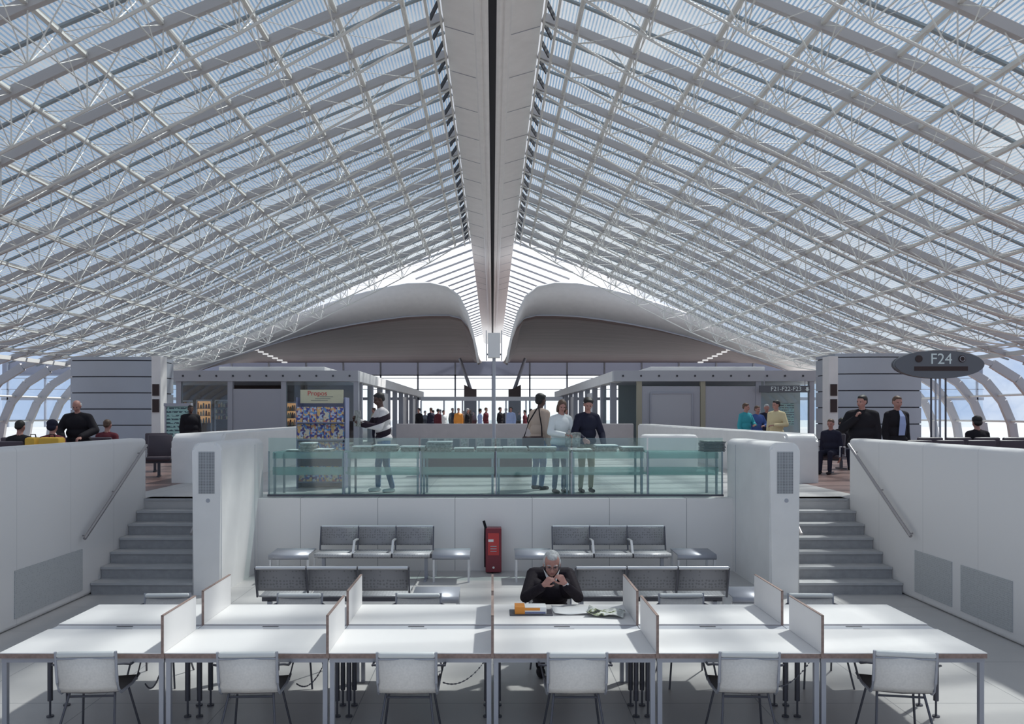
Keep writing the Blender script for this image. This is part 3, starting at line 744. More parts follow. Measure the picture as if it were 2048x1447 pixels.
for k, x in enumerate((-3.27, -1.94, -.745, .62, 1.9, 3.2)):
    y = 8.03 if k != 3 else 8.62
    dup(ch, (x, y, 0), PI+[.05, .0, 0, 0, .02, -.03][k], 'white sling chair behind the rear desk row, %s' % SEAT[k] if k != 3 else 'white sling chair the suited man sits on')
# chains locking the chairs to the desks
def chain(p, q, sag, lab):
    t = MB(); p, q = V(p), V(q); n = 22
    for k in range(n):
        f = (k+.5)/n; c = p.lerp(q, f)-V((0, 0, sag*4*f*(1-f)))
        f2 = (k+1)/n; d = (p.lerp(q, f2)-V((0, 0, sag*4*f2*(1-f2))) - c).normalized()
        t.bar(c-d*.009, c+d*.009, .011 if k % 2 else .005, .005 if k % 2 else .011)
    tag(t.build('lock_chain', 'dsteel'), lab, 'chain', 'chains between chairs and desk legs')
chain((-2.8, 6.45, .43), (-2.62, 6.35, .62), .10, 'thin chain from the leftmost front chair to a desk leg')
chain((-1.58, 6.45, .43), (-1.33, 6.35, .64), .09, 'thin chain from the second front chair to a desk leg')
chain((-.40, 6.45, .44), (-.05, 6.35, .66), .08, 'thin hanging chain from the third front chair to the middle desk leg')
chain((2.2, 6.45, .43), (2.52, 6.35, .64), .09, 'thin chain from the fifth front chair to a desk leg')
# ------------------------------------------------------------------ things on the man's desk
t = empty('box_on_tray', (.36, 7.48, .74), 0, 'orange and white carton lying on a black tray on the desk', 'carton')
MB().box(-.20, .20, -.10, .11, 0, .012, bev=.004).build('tray', 'dsteel', t)
MB().box(-.15, .14, -.075, .08, .012, .075, bev=.004).build('carton', 'paper_w', t)
MB().box(-.152, -.06, -.078, .082, .012, .077).build('orange_end', 'orange', t)
MB().box(-.06, .08, -.078, -.074, .045, .07).build('orange_band', 'orange', t); MB().box(-.06, .13, -.078, -.074, .018, .032).build('violet_band', 'tie', t)
newsp = mat('crumpled_news_print', (.6, .6, .58), .8)
nt, b, L = nodes(newsp); tc = nt.nodes.new('ShaderNodeTexCoord'); n = nt.nodes.new('ShaderNodeTexNoise'); n.inputs['Scale'].default_value = 11
r = nt.nodes.new('ShaderNodeValToRGB'); r.color_ramp.interpolation = 'CONSTANT'; e = r.color_ramp.elements
e[0].color = (.04, .045, .04, 1); e[1].position = .41; e[1].color = (.30, .33, .20, 1)
q = e.new(.47); q.color = (.60, .61, .58, 1); q = e.new(.60); q.color = (.42, .43, .42, 1)
L.new(tc.outputs['Object'], n.inputs['Vector']); L.new(n.outputs['Fac'], r.inputs['Fac']); L.new(r.outputs['Color'], b.inputs['Base Color'])
def sheetpaper(name, c, w_, d_, rz, lab, m, fold=.02, cat='newspaper'):
    rows = []
    for i in range(9):
        u = i/8-.5
        rows.append([V((u*w_, (j/5-.5)*d_, .006+fold*(.5+.5*math.sin(u*9+j*1.3))*(.3+abs(u)))) for j in range(6)])
    o = MB().grid(rows).build(name, m, smooth=True, solid=.004); o.location = c; o.rotation_euler = (0, 0, rz)
    return tag(o, lab, cat)
sheetpaper('newspaper', (.78, 7.55, .745), .42, .30, .05, 'white newspaper spread open in front of the suited man', 'paper_w')
sheetpaper('newspaper', (1.05, 7.42, .75), .34, .24, -.25, 'crumpled colour newspaper near the divider beside the suited man', newsp, .05)
# bottom-right bits: cup under desk
# ================================================================== SHOPS
DS = 35.5
ZT, ZB = wz(740.5, DS), wz(762, DS)
def shop_frame(xa, xb, side):
    """front fascia from xa (outer) to xb (inner corner), then return along the hall to D=72"""
    s = 1 if xb > xa else -1   # outward->inner direction
    t = empty('shop_pavilion', (xb, DS, ZB), 0, '%s glazed shop pavilion with posts and a pale studded canopy' % side, 'shop')
    h = ZT-ZB; x0 = xa-xb
    MB().box(min(x0, 0), max(x0, 0), 0, .5, 0, h).build('front_fascia', 'fascia', t)
    MB().box(min(-s*.5, 0), max(-s*.5, 0), .5, 34, 0, h).build('side_fascia', 'white', t)
    MB().box(min(x0, -s*.5), max(x0, -s*.5), .5, 10, h*.6, h*.75).build('roof_deck', 'panelgrey', t)
    n = 12
    for k in range(n):
        x = x0*(k+.5)/n
        o = MB().lathe([(.045, 0), (.045, .03)], 10).build('stud', 'dark', t); o.location = (x, 0, h*.5); o.rotation_euler = (PI/2, 0, 0)
    xm0, xm1 = (x0*.72, x0*.18)
    MB().box(min(xm0, xm1), max(xm0, xm1), .6, 4, h+.0, h+.2, bev=.03).build('roof_box', 'white', t)
    return t
XLa, XLb = wx(316, DS), wx(716, DS); XRa, XRb = wx(1660, DS), wx(1228, DS)
SHL = shop_frame(XLa, XLb, 'left'); SHR = shop_frame(XRa, XRb, 'right')
def under(o, sh): o.parent = sh; o.location = V(o.location)-sh.location; return o
def col(px, D, w, lab, m='panelgrey', zt=None, name='shop_post'):
    x = wx(px, D)
    under(MB().box(x-w/2, x+w/2, D-.0, D+w, UP, zt or ZB).build('post', m), SHL if px < 985 else SHR)
for px, lab in ((357, 'shop post by the timetable board'), (460, 'shop post left of the blank grey panel'), (567, 'shop post right of the blank grey panel'), (712, 'corner shop post behind the magazine rack')):
    col(px, DS+.06, .22, lab, 'panelgrey')
for px, lab in ((1279, 'corner shop post on the right, yellowish'), (1406, 'yellowish shop post right of the service door'), (1517, 'shop post left of the gate number sign'), (1624, 'shop post right of the gate number sign')):
    col(px, DS+.06, .22, lab, mat('olive_post', (.36, .34, .26), .5) if px == 1279 else ('panelgrey' if px > 1450 else bpy.data.materials['olive_post']))
# side posts along the inner returns
for s, xb, nm in ((-1, XLb, 'left'), (1, XRb, 'right')):
    for k in range(9):
        y = DS+1.8+k*3.4
        under(MB().box(xb+s*.12, xb+s*.40, y, y+.28, UP, ZB).build('side_post', 'panelgrey'), SHL if s < 0 else SHR)
    for k in (0, 2, 5, 7):
        y = DS+1.8+k*3.4
        under(MB().box(xb+s*.22, xb+s*.28, y+.3, y+3.35, UP, ZB-.25).build('side_panel' if k else 'side_pane', 'white' if k else 'glass_g'), SHL if s < 0 else SHR)
# blank grey panel and glazing of left shop
def pan(px0, px1, py0, py1, D, m, name, lab, cat, th=.08):
    x0, x1 = wx(px0, D), wx(px1, D); z1, z0 = wz(py0, D), max(UP, wz(py1, D))
    o = MB().box(x0, x1, D, D+th, z0, z1).build(name, m)
    return under(o, SHL if px0 < 985 else SHR) if name != 'info_panel' else tag(o, lab, cat)
pan(466, 563, 777, 905, DS+.1, 'panelgrey', 'blank_panel', 'blank light grey panel closing the left shop front', 'panel')
pan(1283, 1400, 772, 905, DS+.1, 'panelgrey', 'blank_panel', 'grey wall panel with a service door in the right shop', 'panel')
pan(1410, 1512, 772, 905, DS+.1, 'panelgrey', 'blank_panel', 'blank grey wall panel left of the travellers', 'panel')
mb = MB(); D = DS+.02
x0, x1 = wx(1303, D), wx(1383, D); z1 = wz(787, D)
d_ = struct(MB().box(x0, x1, D-.0, D+.06, UP, z1).build('door_1', 'fascia'))
fr = MB().box(x0-.06, x0, D-.03, D+.06, UP, z1+.06).box(x1, x1+.06, D-.03, D+.06, UP, z1+.06).box(x0, x1, D-.03, D+.06, z1, z1+.06); fr.build('door_frame', 'steel', d_)
for px0, px1, lab in ((318, 355, 'shop window pane by the timetable board'), (362, 457, 'wide shop window pane with dark interior'), (572, 708, 'shop window pane behind the magazine rack'),
                      (1521, 1620, 'glass pane behind the travellers at the gate sign'), (1629, 1657, 'narrow glass pane at the right end of the shop')):
    pan(px0, px1, 763, 905, DS+.12, 'glass_g', 'window_pane', lab, 'shop window', .02)
# interiors
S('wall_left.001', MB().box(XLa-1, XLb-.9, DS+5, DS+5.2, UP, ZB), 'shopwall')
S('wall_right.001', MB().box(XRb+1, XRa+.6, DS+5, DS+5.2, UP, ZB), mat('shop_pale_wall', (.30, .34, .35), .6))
S('ceiling.002', MB().box(XLa-1, XLb-.5, DS+.5, DS+5.2, ZB, ZB+.1), 'panelgrey')
S('ceiling.003', MB().box(XRb+.5, XRa+.6, DS+.5, DS+5.2, ZB, ZB+.1), 'panelgrey')
for i, (px0, px1, py0, py1, m_) in enumerate(((395, 422, 802, 845, 'warm'), (432, 458, 802, 838, None), (572, 592, 806, 850, 'warm'), (361, 384, 803, 812, None))):
    D = DS+4.8; x0, x1 = wx(px0, D), wx(px1, D); z0, z1 = wz(py1, D), wz(py0, D)
    t = empty('display_case', ((x0+x1)/2, D, UP), 0, ['warmly lit bottle display in the left shop', 'mixed goods display at the right end of the left shop window', 'warmly lit display behind the grey panel edge', 'pale shelf top in the left shop'][i], 'display case')
    hw = (x1-x0)/2
    mb = MB().box(-hw, hw, .02, .06, z0-UP, z1-UP); mb.build('back_panel', 'warm' if m_ else 'paper', t)
    MB().box(-hw-.05, hw+.05, -.05, .0, z1-UP, z1-UP+.08).box(-hw-.06, -hw, -.05, .08, 0, z1-UP).box(hw, hw+.06, -.05, .08, 0, z1-UP).build('frame', 'fascia', t)
    for q in range(3):
        zz = z0-UP+(z1-z0)*(q/3); MB().box(-hw, hw, -.25, .02, zz-.02, zz).build('shelf', 'concrete', t)
        random.seed(i*10+q)
        for j in range(5):
            x = -hw+hw*2*(j+.5)/5; hh = (z1-z0)/3*random.uniform(.5, .8)
            MB().tube([(x, -.1, zz), (x, -.1, zz+hh*.7), (x, -.1, zz+hh)], .06, 8, r2=.03).build('bottle', random.choice(['orange', 'dred', 'paper', 'cream']), t, smooth=True)
# timetable board
D = 24; t = empty('timetable_board', (wx(356, D), D, UP), 0, 'framed pale teal timetable board at the left shop', 'notice board')
hw = 23*D/F
MB().box(-hw, hw, 0, .08, 0, wz(812, D)-UP).build('board', 'board', t)
MB().box(-hw-.05, -hw, -.03, .1, 0, wz(808, D)-UP).box(hw, hw+.05, -.03, .1, 0, wz(808, D)-UP).box(-hw-.06, hw+.06, -.06, .12, wz(812, D)-UP, wz(806, D)-UP).build('frame', 'panelgrey', t)
# gate direction sign in right shop
D = DS-.2; t = empty('gate_sign', (wx(1569, D), D, wz(777.5, D)), 0, 'dark hanging sign reading F21-F22-F23 over the doorway', 'sign')
MB().box(-50*D/F, 50*D/F, -.05, .05, -.15, .15).build('sign_board', 'gdark', t)
text_mesh('lettering', 'F21-F22-F23', .27, 'letters', t, (.05, -.06, 0))
MB().prism([(-.05, .08), (.05, .08), (.05, -.02), (.1, -.02), (0, -.11), (-.1, -.02), (-.05, -.02)], -.065, -.055).build('down_arrow', 'letters', t).location = (.98, 0, 0)
for sx in (-.9, .9): MB().box(sx-.015, sx+.015, -.015, .015, .15, ZB-wz(777.5, D)+.05).build('hanger', 'steel', t)
D2 = DS+3; pan(1560, 1588, 806, 850, D2, 'board', 'info_panel', 'pale notice panel behind the cream shirted traveller', 'notice board')
# ================================================================== TOWERS
def tower(px0, px1, D, ytop, side, drop):
    xc = wx((px0+px1)/2, D); R = 2.4; hw = (px1-px0)/2*D/F
    t = empty('panelled_tower', (xc, D+1.0, UP), 0, 'pale curved tower clad in horizontal metal panels, %s of the shops' % side, 'tower')
    zt = wz(ytop, D)-UP; a = math.asin(min(1, hw/R)); n = 5; hh = zt/6.0
    for k in range(7):
        z0 = k*(zt/6.2)+.0; z1 = min(zt, z0+zt/6.2-.035)
        if z1 <= z0: continue
        arc = [(R*math.sin(b), -R*math.cos(b)*.35) for b in [-a+2*a*i/14 for i in range(15)]]
        poly = arc+[(hw, .9), (-hw, .9)]
        mb = MB().prism(poly, z0, z1, 'z'); mb.build('cladding_panel', 'tower', t, smooth=True)
    arc = [((R-.06)*math.sin(b), -(R-.06)*math.cos(b)*.35+.02) for b in [-a+2*a*i/14 for i in range(15)]]
    MB().prism(arc+[(hw-.05, .85), (-hw+.05, .85)], 0, zt-.02, 'z').build('core', 'dark', t)
    return t
tower(131, 300, 26, 712, 'left', 0); tower(1679, 1853, 26, 705, 'right', 0)
for px, s, side in ((312, 1, 'left'), (1667, -1, 'right')):
    D = 25.5; t = empty('screen_column', (wx(px, D), D, UP), 0, 'narrow white column holding two dark screens beside the %s tower' % side, 'column')
    hw = 9*D/F
    MB().box(-hw, hw, 0, .5, 0, wz(712, D)-UP).build('column_body', 'white', t)
    for z0, z1 in ((wz(791, D), wz(768, D)), (wz(824, D), wz(798, D))):
        MB().box(-hw*.72, hw*.72, -.04, .0, z0-UP, z1-UP).build('screen', 'shopwall', t)
# ================================================================== F24 SIGN
D = 17.5; s = D/F; t = empty('gate_number_sign', (wx(1877, D), D, UP), 0, 'large grey oval sign reading F24 on thin poles', 'sign')
zc = wz(728.5, D)-UP; a, b_ = 90*s, 28*s
ov = [(a*math.cos(k*PI/24), b_*math.sin(k*PI/24)) for k in range(48)]
mb = MB().prism(ov, -.05, .05); es = [e for e in mb.bm.edges if abs(e.verts[0].co.y-e.verts[1].co.y) < 1e-6]
bmesh.ops.bevel(mb.bm, geom=es, offset=.012, segments=2, affect='EDGES')
o = mb.build('oval_board', mat('oval_sign_grey', (.13, .14, .16), .45), t, smooth=True); o.location.z = zc
o = MB().prism([(x*1.005, z*1.01) for x, z in ov], .05, .10).build('oval_rim', 'gdark', t); o.location.z = zc
text_mesh('lettering', 'F24', .33, 'letters', t, (0.03, -.055, zc+10*s))
for sx in (-42, 44):
    o = MB().lathe([(7*s, 0), (7*s, .02)], 20).build('round_pictogram', 'shopwall', t); o.location = (sx*s, -.05, zc+11*s); o.rotation_euler = (PI/2, 0, 0)
o = MB().tube([(5*s*math.cos(k*PI/8), 0, 5*s*math.sin(k*PI/8)) for k in range(17)], .008, 5).build('pictogram_ring', 'panelgrey', t); o.location = (44*s, -.075, zc+11*s)
MB().box(-51*s, 56*s, -.056, -.05, zc-13*s, zc-4*s).build('display_bar', 'shopwall', t)
for px in (1863, 1872, 1881, 1892):
    x = (px-1877)*s; MB().box(x-.014, x+.014, .0, .03, 0, zc).build('pole', 'dsteel' if px in (1863, 1892) else 'panelgrey', t)
MB().box(-.28, .28, -.15, .18, 0, .03).build('foot_plate', 'steel', t)
# ================================================================== MAGAZINE RACK
D = 15.2; s = D/F; t = empty('magazine_rack', (wx(643, D), D, UP), 0, 'tall magazine rack with a cream header board behind the glass railing', 'rack')
hw = 47*s
MB().box(-hw-.02, -hw, -.05, .35, 0, 1.72).box(hw, hw+.02, -.05, .35, 0, 1.72).build('side_panel', mat('rack_violet', (.20, .22, .34), .5), t)
MB().box(-hw, hw, .32, .35, 0, 1.72).build('back_panel', bpy.data.materials['rack_violet'], t)
z0 = wz(806, D)-UP; z1 = wz(779, D)-UP
MB().box(-hw*.9, hw*.92, .0, .03, z0, z1).build('header_board', mat('cream_header', (.58, .54, .38), .6), t)
text_mesh('header_title', 'Propos', .13, 'lred', t, (-.08, -.004, z1-.07), ext=.002)
for k in range(3): MB().box(-.2+k*.08, .12+k*.05, -.006, .0, z0+.05+k*.035, z0+.058+k*.035).build('header_line', 'gdark', t)
tiers = [(.12, .36), (.58, .26), (.93, .20), (1.25, .14)]
for i, (z, y) in enumerate(tiers):
    MB().box(-hw, hw, y-.34, y-.06, z-.02, z).build('shelf', bpy.data.materials['rack_violet'], t); 
NM = ['bottom', 'third', 'second', 'top']
for i, (z, y) in enumerate(tiers):
    for k in range(7):
        if i == 3 and k in (2, 3): pass
        w_ = 2*hw/7*.94; x = wx(643, D)-hw+2*hw*(k+.5)/7
        o = MB().box(-w_/2, w_/2, -.008, .008, 0, .29).build('magazine', COV[(k*3+i) % 5]); o.location = (x, D+y-.30, UP+z+.001); o.rotation_euler = (-.18, 0, 0)
        tag(o, 'colourful magazine on the %s tier of the rack, %s from the left' % (NM[i], ORD[k]), 'magazine', 'magazines in the tall rack')
# low display of papers behind the tables
D = 18; s = D/F; t = empty('paper_display', (wx(952, D), D, UP), 0, 'dark low display stand of printed papers beyond the glass tables', 'display stand')
hw = 112*s
MB().box(-hw, hw, 0, .4, 0.02, wz(895, D)-UP).build('stand_body', mat('dark_violet_board', (.075, .06, .08), .6), t)
for k in range(14):
    x = -hw+2*hw*(k+.5)/14; o = MB().box(-.075, .075, -.01, .01, 0, .2).build('leaflet', 'paper' if k % 2 else 'gdark', t); o.location = (x, .12, wz(895, D)-UP); o.rotation_euler = (-.3, 0, 0)
# ================================================================== WAITING SEATS
def seat():
    t = empty('waiting_seat', (0, 0, UP), 0, '', 'seat', 'dark waiting seats')
    MB().box(-.26, .26, -.25, .25, .36, .45, bev=.03, seg=2).build('seat_cushion', 'seatdark', t, smooth=True)
    mb = MB().box(-.26, .26, -.035, .035, 0, .50, bev=.03, seg=2); o = mb.build('backrest', 'seatdark', t, smooth=True); o.location = (0, .24, .44); o.rotation_euler = (-.18, 0, 0)
    for sx in (-1, 1): MB().tube([(sx*.28, .2, .40), (sx*.28, .2, .62), (sx*.28, -.18, .64), (sx*.28, -.2, .40)], .015, 6).build('armrest', 'chrome', t, smooth=True)
    MB().box(-.28, .28, -.03, .03, .30, .36).build('beam', 'dsteel', t)
    MB().box(-.03, .03, -.2, .2, 0, .03).box(-.03, .03, -.03, .03, .03, .3).build('leg', 'dsteel', t)
    return t
st = seat(); first = True
def place(x, y, rz, lab):
    global first
    o = st if first else dup(st); first = False
    o.location = (x, y, UP); o.rotation_euler = (0, 0, rz); o['label'] = lab
for k in range(6): place(7.75+k*.58, 14.9, PI, 'dark waiting seat of the nearer right row, %s from the stairs' % ORD[k])
for k in range(6): place(8.9+k*.58, 16.6, PI, 'dark waiting seat of the farther right row, %s from the stairs' % ORD[k])
for k in range(5): place(-8.9-k*.58+.9, 16.6, PI if k else PI, 'dark waiting seat of the farther left row, %s from the stairs' % ORD[k])
for k in range(4): place(-7.85-k*.58, 14.25, PI, 'dark waiting seat of the nearer left row, %s from the stairs' % ORD[k])
place(wx(1662, 19), 19.05, -.7, 'dark waiting seat under the brown haired passenger')
place(wx(1684, 20.5), 20.55, .2, 'dark waiting seat under the passenger in black behind the right gap')
place(wx(318, 18), 18, .3, 'dark waiting seat seen through the left stair gap, nearer'); place(wx(310, 19.6), 19.6, .3, 'dark waiting seat seen through the left stair gap, farther')
# yellow bags
for px, w_, D, lab in ((104, .36, 13.75, 'yellow bag in front of the capped passenger'), (66, .18, 13.75, 'smaller yellow bag at the left edge')):
    t = empty('yellow_bag', (wx(px, D), D, UP), 0, lab, 'bag')
    h = wz(874, D)-UP
    MB().box(-w_/2, w_/2, -.12, .12, 0, h, bev=.04, seg=2).build('bag_body', 'yel', t, smooth=True)
    MB().tube([(-.05, 0, h), (-.04, 0, h+.05), (.04, 0, h+.05), (.05, 0, h)], .01, 6).build('handle', 'black', t, smooth=True)
# ================================================================== PEOPLE
def rotm(d, up=V((0, 0, 1))):
    d = d.normalized(); r = d.cross(up).normalized(); u = r.cross(d)
    return r, d, u
class Fig:
    """body made of overlapping tapered limbs, merged into one continuous surface"""
    def __init__(s): s.P = []
    def cap(s, a, b, ra, rb, m): s.P.append(('c', V(a), V(b), ra, rb, m)); return s
    def ell(s, c, r, m, R=None): s.P.append(('e', V(c), V(r), R or Matrix.Identity(3), 0, m)); return s
    def mesh(s, voxel, smooth=2):
        bm = bmesh.new()
        for p in s.P:
            if p[0] == 'c':
                t = bmesh.new()
                for c, r in ((p[1], p[3]), (p[2], p[4])):
                    g = bmesh.ops.create_icosphere(t, subdivisions=2, radius=r)
                    for v in g['verts']: v.co += c
                h = bmesh.ops.convex_hull(t, input=t.verts)
                dead = [g for g in h['geom_interior'] if isinstance(g, bmesh.types.BMVert)]
                if dead: bmesh.ops.delete(t, geom=dead, context='VERTS')
                for f in [f for f in t.faces if len(f.verts) and not f.is_valid]: pass
            else:
                t = bmesh.new(); g = bmesh.ops.create_icosphere(t, subdivisions=3, radius=1)
                for v in g['verts']: v.co = p[1]+p[3] @ V((v.co.x*p[2].x, v.co.y*p[2].y, v.co.z*p[2].z))
            me = bpy.data.meshes.new('t'); t.to_mesh(me); t.free(); bm.from_mesh(me); bpy.data.meshes.remove(me)
        me = bpy.data.meshes.new('b'); bm.to_mesh(me); bm.free()
        o = bpy.data.objects.new('b', me); COL.objects.link(o)
        md = o.modifiers.new('r', 'REMESH'); md.mode = 'VOXEL'; md.voxel_size = voxel; md.use_smooth_shade = True
        if smooth:
            m2 = o.modifiers.new('s', 'SMOOTH'); m2.iterations = smooth; m2.factor = .5
        dg = bpy.context.evaluated_depsgraph_get(); out = bpy.data.meshes.new_from_object(o.evaluated_get(dg))
        bpy.data.objects.remove(o); bpy.data.meshes.remove(me)
        out.polygons.foreach_set('use_smooth', [True]*len(out.polygons))
        return out
    def labels(s, me):
        n = len(me.polygons); c = np.zeros(n*3); me.polygons.foreach_get('center', c); c = c.reshape(-1, 3)
        best = np.full(n, 1e9); idx = np.zeros(n, int)
        for k, p in enumerate(s.P):
            if p[0] == 'c':
                a, b = np.array(p[1]), np.array(p[2]); ab = b-a; L2 = max(1e-9, ab@ab)
                t = np.clip(((c-a)@ab)/L2, 0, 1); d = np.linalg.norm(c-(a+t[:, None]*ab), axis=1)-(p[3]+(p[4]-p[3])*t)
            else:
                R = np.array(p[3]); q = (c-np.array(p[1]))@R; r = np.array(p[2])
                k0 = np.linalg.norm(q/r, axis=1); d = (k0-1)*min(r) if True else k0
            m_ = d < best; best[m_] = d[m_]; idx[m_] = k
        return [s.P[i][5] for i in idx]
def head(f, c, fw, up, s, m='skin', detail=True):
    """c head centre, fw facing direction, up head axis"""
    fw = fw.normalized(); r = fw.cross(up).normalized(); up = r.cross(fw).normalized()
    R = Matrix((r, fw, up)).transposed()
    def P(a, b, d): return c+(r*a+fw*b+up*d)*s
    f.ell(P(0, -.008, .03), V((.074, .094, .086))*s, m, R)
    f.ell(P(0, .016, -.035), V((.060, .072, .078))*s, m, R)
    f.ell(P(0, .052, -.086), V((.028, .024, .022))*s, m, R)
    if detail:
        f.cap(P(0, .086, .012), P(0, .104, -.028), .010*s, .014*s, m)
        for q in (-1, 1):
            f.ell(P(q*.077, .0, -.005), V((.011, .020, .032))*s, m, R)
            f.ell(P(q*.030, .078, .024), V((.026, .012, .009))*s, m, R)
            f.ell(P(q*.038, .062, -.028), V((.022, .018, .020))*s, m, R)
        f.ell(P(0, .082, -.056), V((.024, .012, .012))*s, m, R)
    return P, R
def hand(f, w, d, n, side, curl=.5, s=1, m='skin', fat=1):
    d = d.normalized(); n = (n-d*n.dot(d)).normalized(); l = d.cross(n).normalized()*side   # l -> thumb side
    kn = []
    for i, (o, ln) in enumerate(((.030, .092), (.010, .098), (-.010, .093), (-.029, .084))):
        b = w+d*(ln*.92)*s+l*o*s
        f.cap(w+l*o*.5*s+d*.01*s, b, .015*s*fat, .012*s*fat, m)
        fl = (.074, .082, .076, .06)[i]*s
        a1 = curl*(1+.12*i); d1 = d*math.cos(a1)+n*math.sin(a1); p1 = b+d1*fl*.45
        a2 = a1+curl*1.2; d2 = d*math.cos(a2)+n*math.sin(a2); p2 = p1+d2*fl*.32
        a3 = a2+curl*.8; d3 = d*math.cos(a3)+n*math.sin(a3); p3 = p2+d3*fl*.25
        f.cap(b, p1, .0105*s*fat, .0095*s*fat, m).cap(p1, p2, .0095*s*fat, .0085*s*fat, m).cap(p2, p3, .0085*s*fat, .007*s*fat, m)
    tb = w+d*.025*s+l*.026*s; t1 = tb+(l*.72+d*.62+n*.25).normalized()*.040*s; t2 = t1+(l*.15+d*.85+n*.5).normalized()*.034*s
    f.cap(w+l*.01*s, tb, .016*s*fat, .014*s*fat, m).cap(tb, t1, .013*s*fat, .011*s*fat, m).cap(t1, t2, .011*s*fat, .009*s*fat, m)
def finish(t, f, voxel, mats, shells=True, smooth=2):
    me = f.mesh(voxel, smooth); lab = f.labels(me)
    if not shells:
        names = sorted(set(mats.values())); idx = {n_: i for i, n_ in enumerate(names)}
        me.materials.clear()
        for n_ in names: me.materials.append(M[n_])
        me.polygons.foreach_set('material_index', [idx[mats[l]] for l in lab])
        me.name = 'body'; o = bpy.data.objects.new('body', me); COL.objects.link(o); o.parent = t; return o
    me.materials.clear(); me.materials.append(M[mats['skin']]); me.polygons.foreach_set('material_index', [0]*len(me.polygons))
    o = bpy.data.objects.new('body', me); COL.objects.link(o); o.parent = t
    for part, (tags, off) in {'top': (('top',), .006), 'trousers': (('legs',), .005), 'shoe': (('shoe',), .004)}.items():
        keep = [i for i, l in enumerate(lab) if l in tags]
        if not keep or part not in t['_parts']: continue
        bm = bmesh.new(); bm.from_mesh(me); bm.faces.ensure_lookup_table(); ks = set(keep)
        bmesh.ops.delete(bm, geom=[fc for fc in bm.faces if fc.index not in ks], context='FACES')
        bm.normal_update()
        for v in bm.verts: v.co += v.normal*off*voxel/.009*.9 if voxel > .009 else v.normal*off
        m2 = bpy.data.meshes.new(part); bm.to_mesh(m2); bm.free(); m2.materials.clear(); m2.materials.append(M[mats[tags[0]]])
        m2.polygons.foreach_set('use_smooth', [True]*len(m2.polygons)); m2.polygons.foreach_set('material_index', [0]*len(m2.polygons))
        c = bpy.data.objects.new(t['_parts'][part], m2); COL.objects.link(c); c.parent = t
        sd = c.modifiers.new('s', 'SOLIDIFY'); sd.thickness = .006; sd.offset = -1
    return o
def hair(t, P, R, s, m, style='short', voxel=.01):
    h = Fig()
    if style == 'receding':
        h.ell(P(0, -.03, .038), V((.080, .084, .086))*s, m, R)
        for q in (-1, 1): h.ell(P(q*.068, -.02, .005), V((.020, .05, .05))*s, m, R)
        h.ell(P(0, .03, .085), V((.05, .045, .032))*s, m, R)
    elif style == 'bald':
        for q in (-1, 1): h.ell(P(q*.066, -.03, .01), V((.020, .05, .042))*s, m, R)
        h.ell(P(0, -.075, .01), V((.06, .035, .05))*s, m, R)
    elif style == 'long':
        h.ell(P(0, -.018, .042), V((.086, .098, .090))*s, m, R); h.ell(P(0, -.06, -.06), V((.075, .05, .11))*s, m, R)
        for q in (-1, 1): h.ell(P(q*.075, -.01, -.04), V((.022, .045, .09))*s, m, R)
    elif style == 'bushy':
        h.ell(P(0, -.026, .060), V((.096, .098, .080))*s, m, R); h.ell(P(0, -.05, -.01), V((.085, .06, .07))*s, m, R)
        h.ell(P(0, .035, .098), V((.066, .048, .028))*s, m, R)
    else:
        h.ell(P(0, -.018, .040), V((.081, .093, .086))*s, m, R); h.ell(P(0, -.06, -.005), V((.068, .045, .055))*s, m, R)
        h.ell(P(0, .035, .082), V((.055, .045, .030))*s, m, R)
    me = h.mesh(voxel, 2); me.materials.clear(); me.materials.append(M[m])
    o = bpy.data.objects.new('hair', me); COL.objects.link(o); o.parent = t
def face_bits(t, P, s, specs=False):
    for q in (-1, 1):
        o = MB().ell((0, 0, 0), (.011*s, .009*s, .007*s), 10).build('eye', 'eye', t, smooth=True); o.location = P(q*.030, .084, .006)
    o = MB().ell((0, 0, 0), (.020*s, .009*s, .006*s), 10).build('mouth', 'lip', t, smooth=True); o.location = P(0, .090, -.056)
    if specs:
        mb = MB()
        for q in (-1, 1):
            c = [P(q*.032+.021*math.cos(a), .104, .006+.016*math.sin(a)) for a in [k*PI/6 for k in range(13)]]
            mb.tube(c, .0016*s, 5, cap=False); mb.tube([P(q*.053, .102, .008), P(q*.078, .03, .012)], .0014, 5)
        mb.tube([P(-.011, .105, .008), P(.011, .105, .008)], .0014, 5)
        mb.build('spectacles', 'dsteel', t)
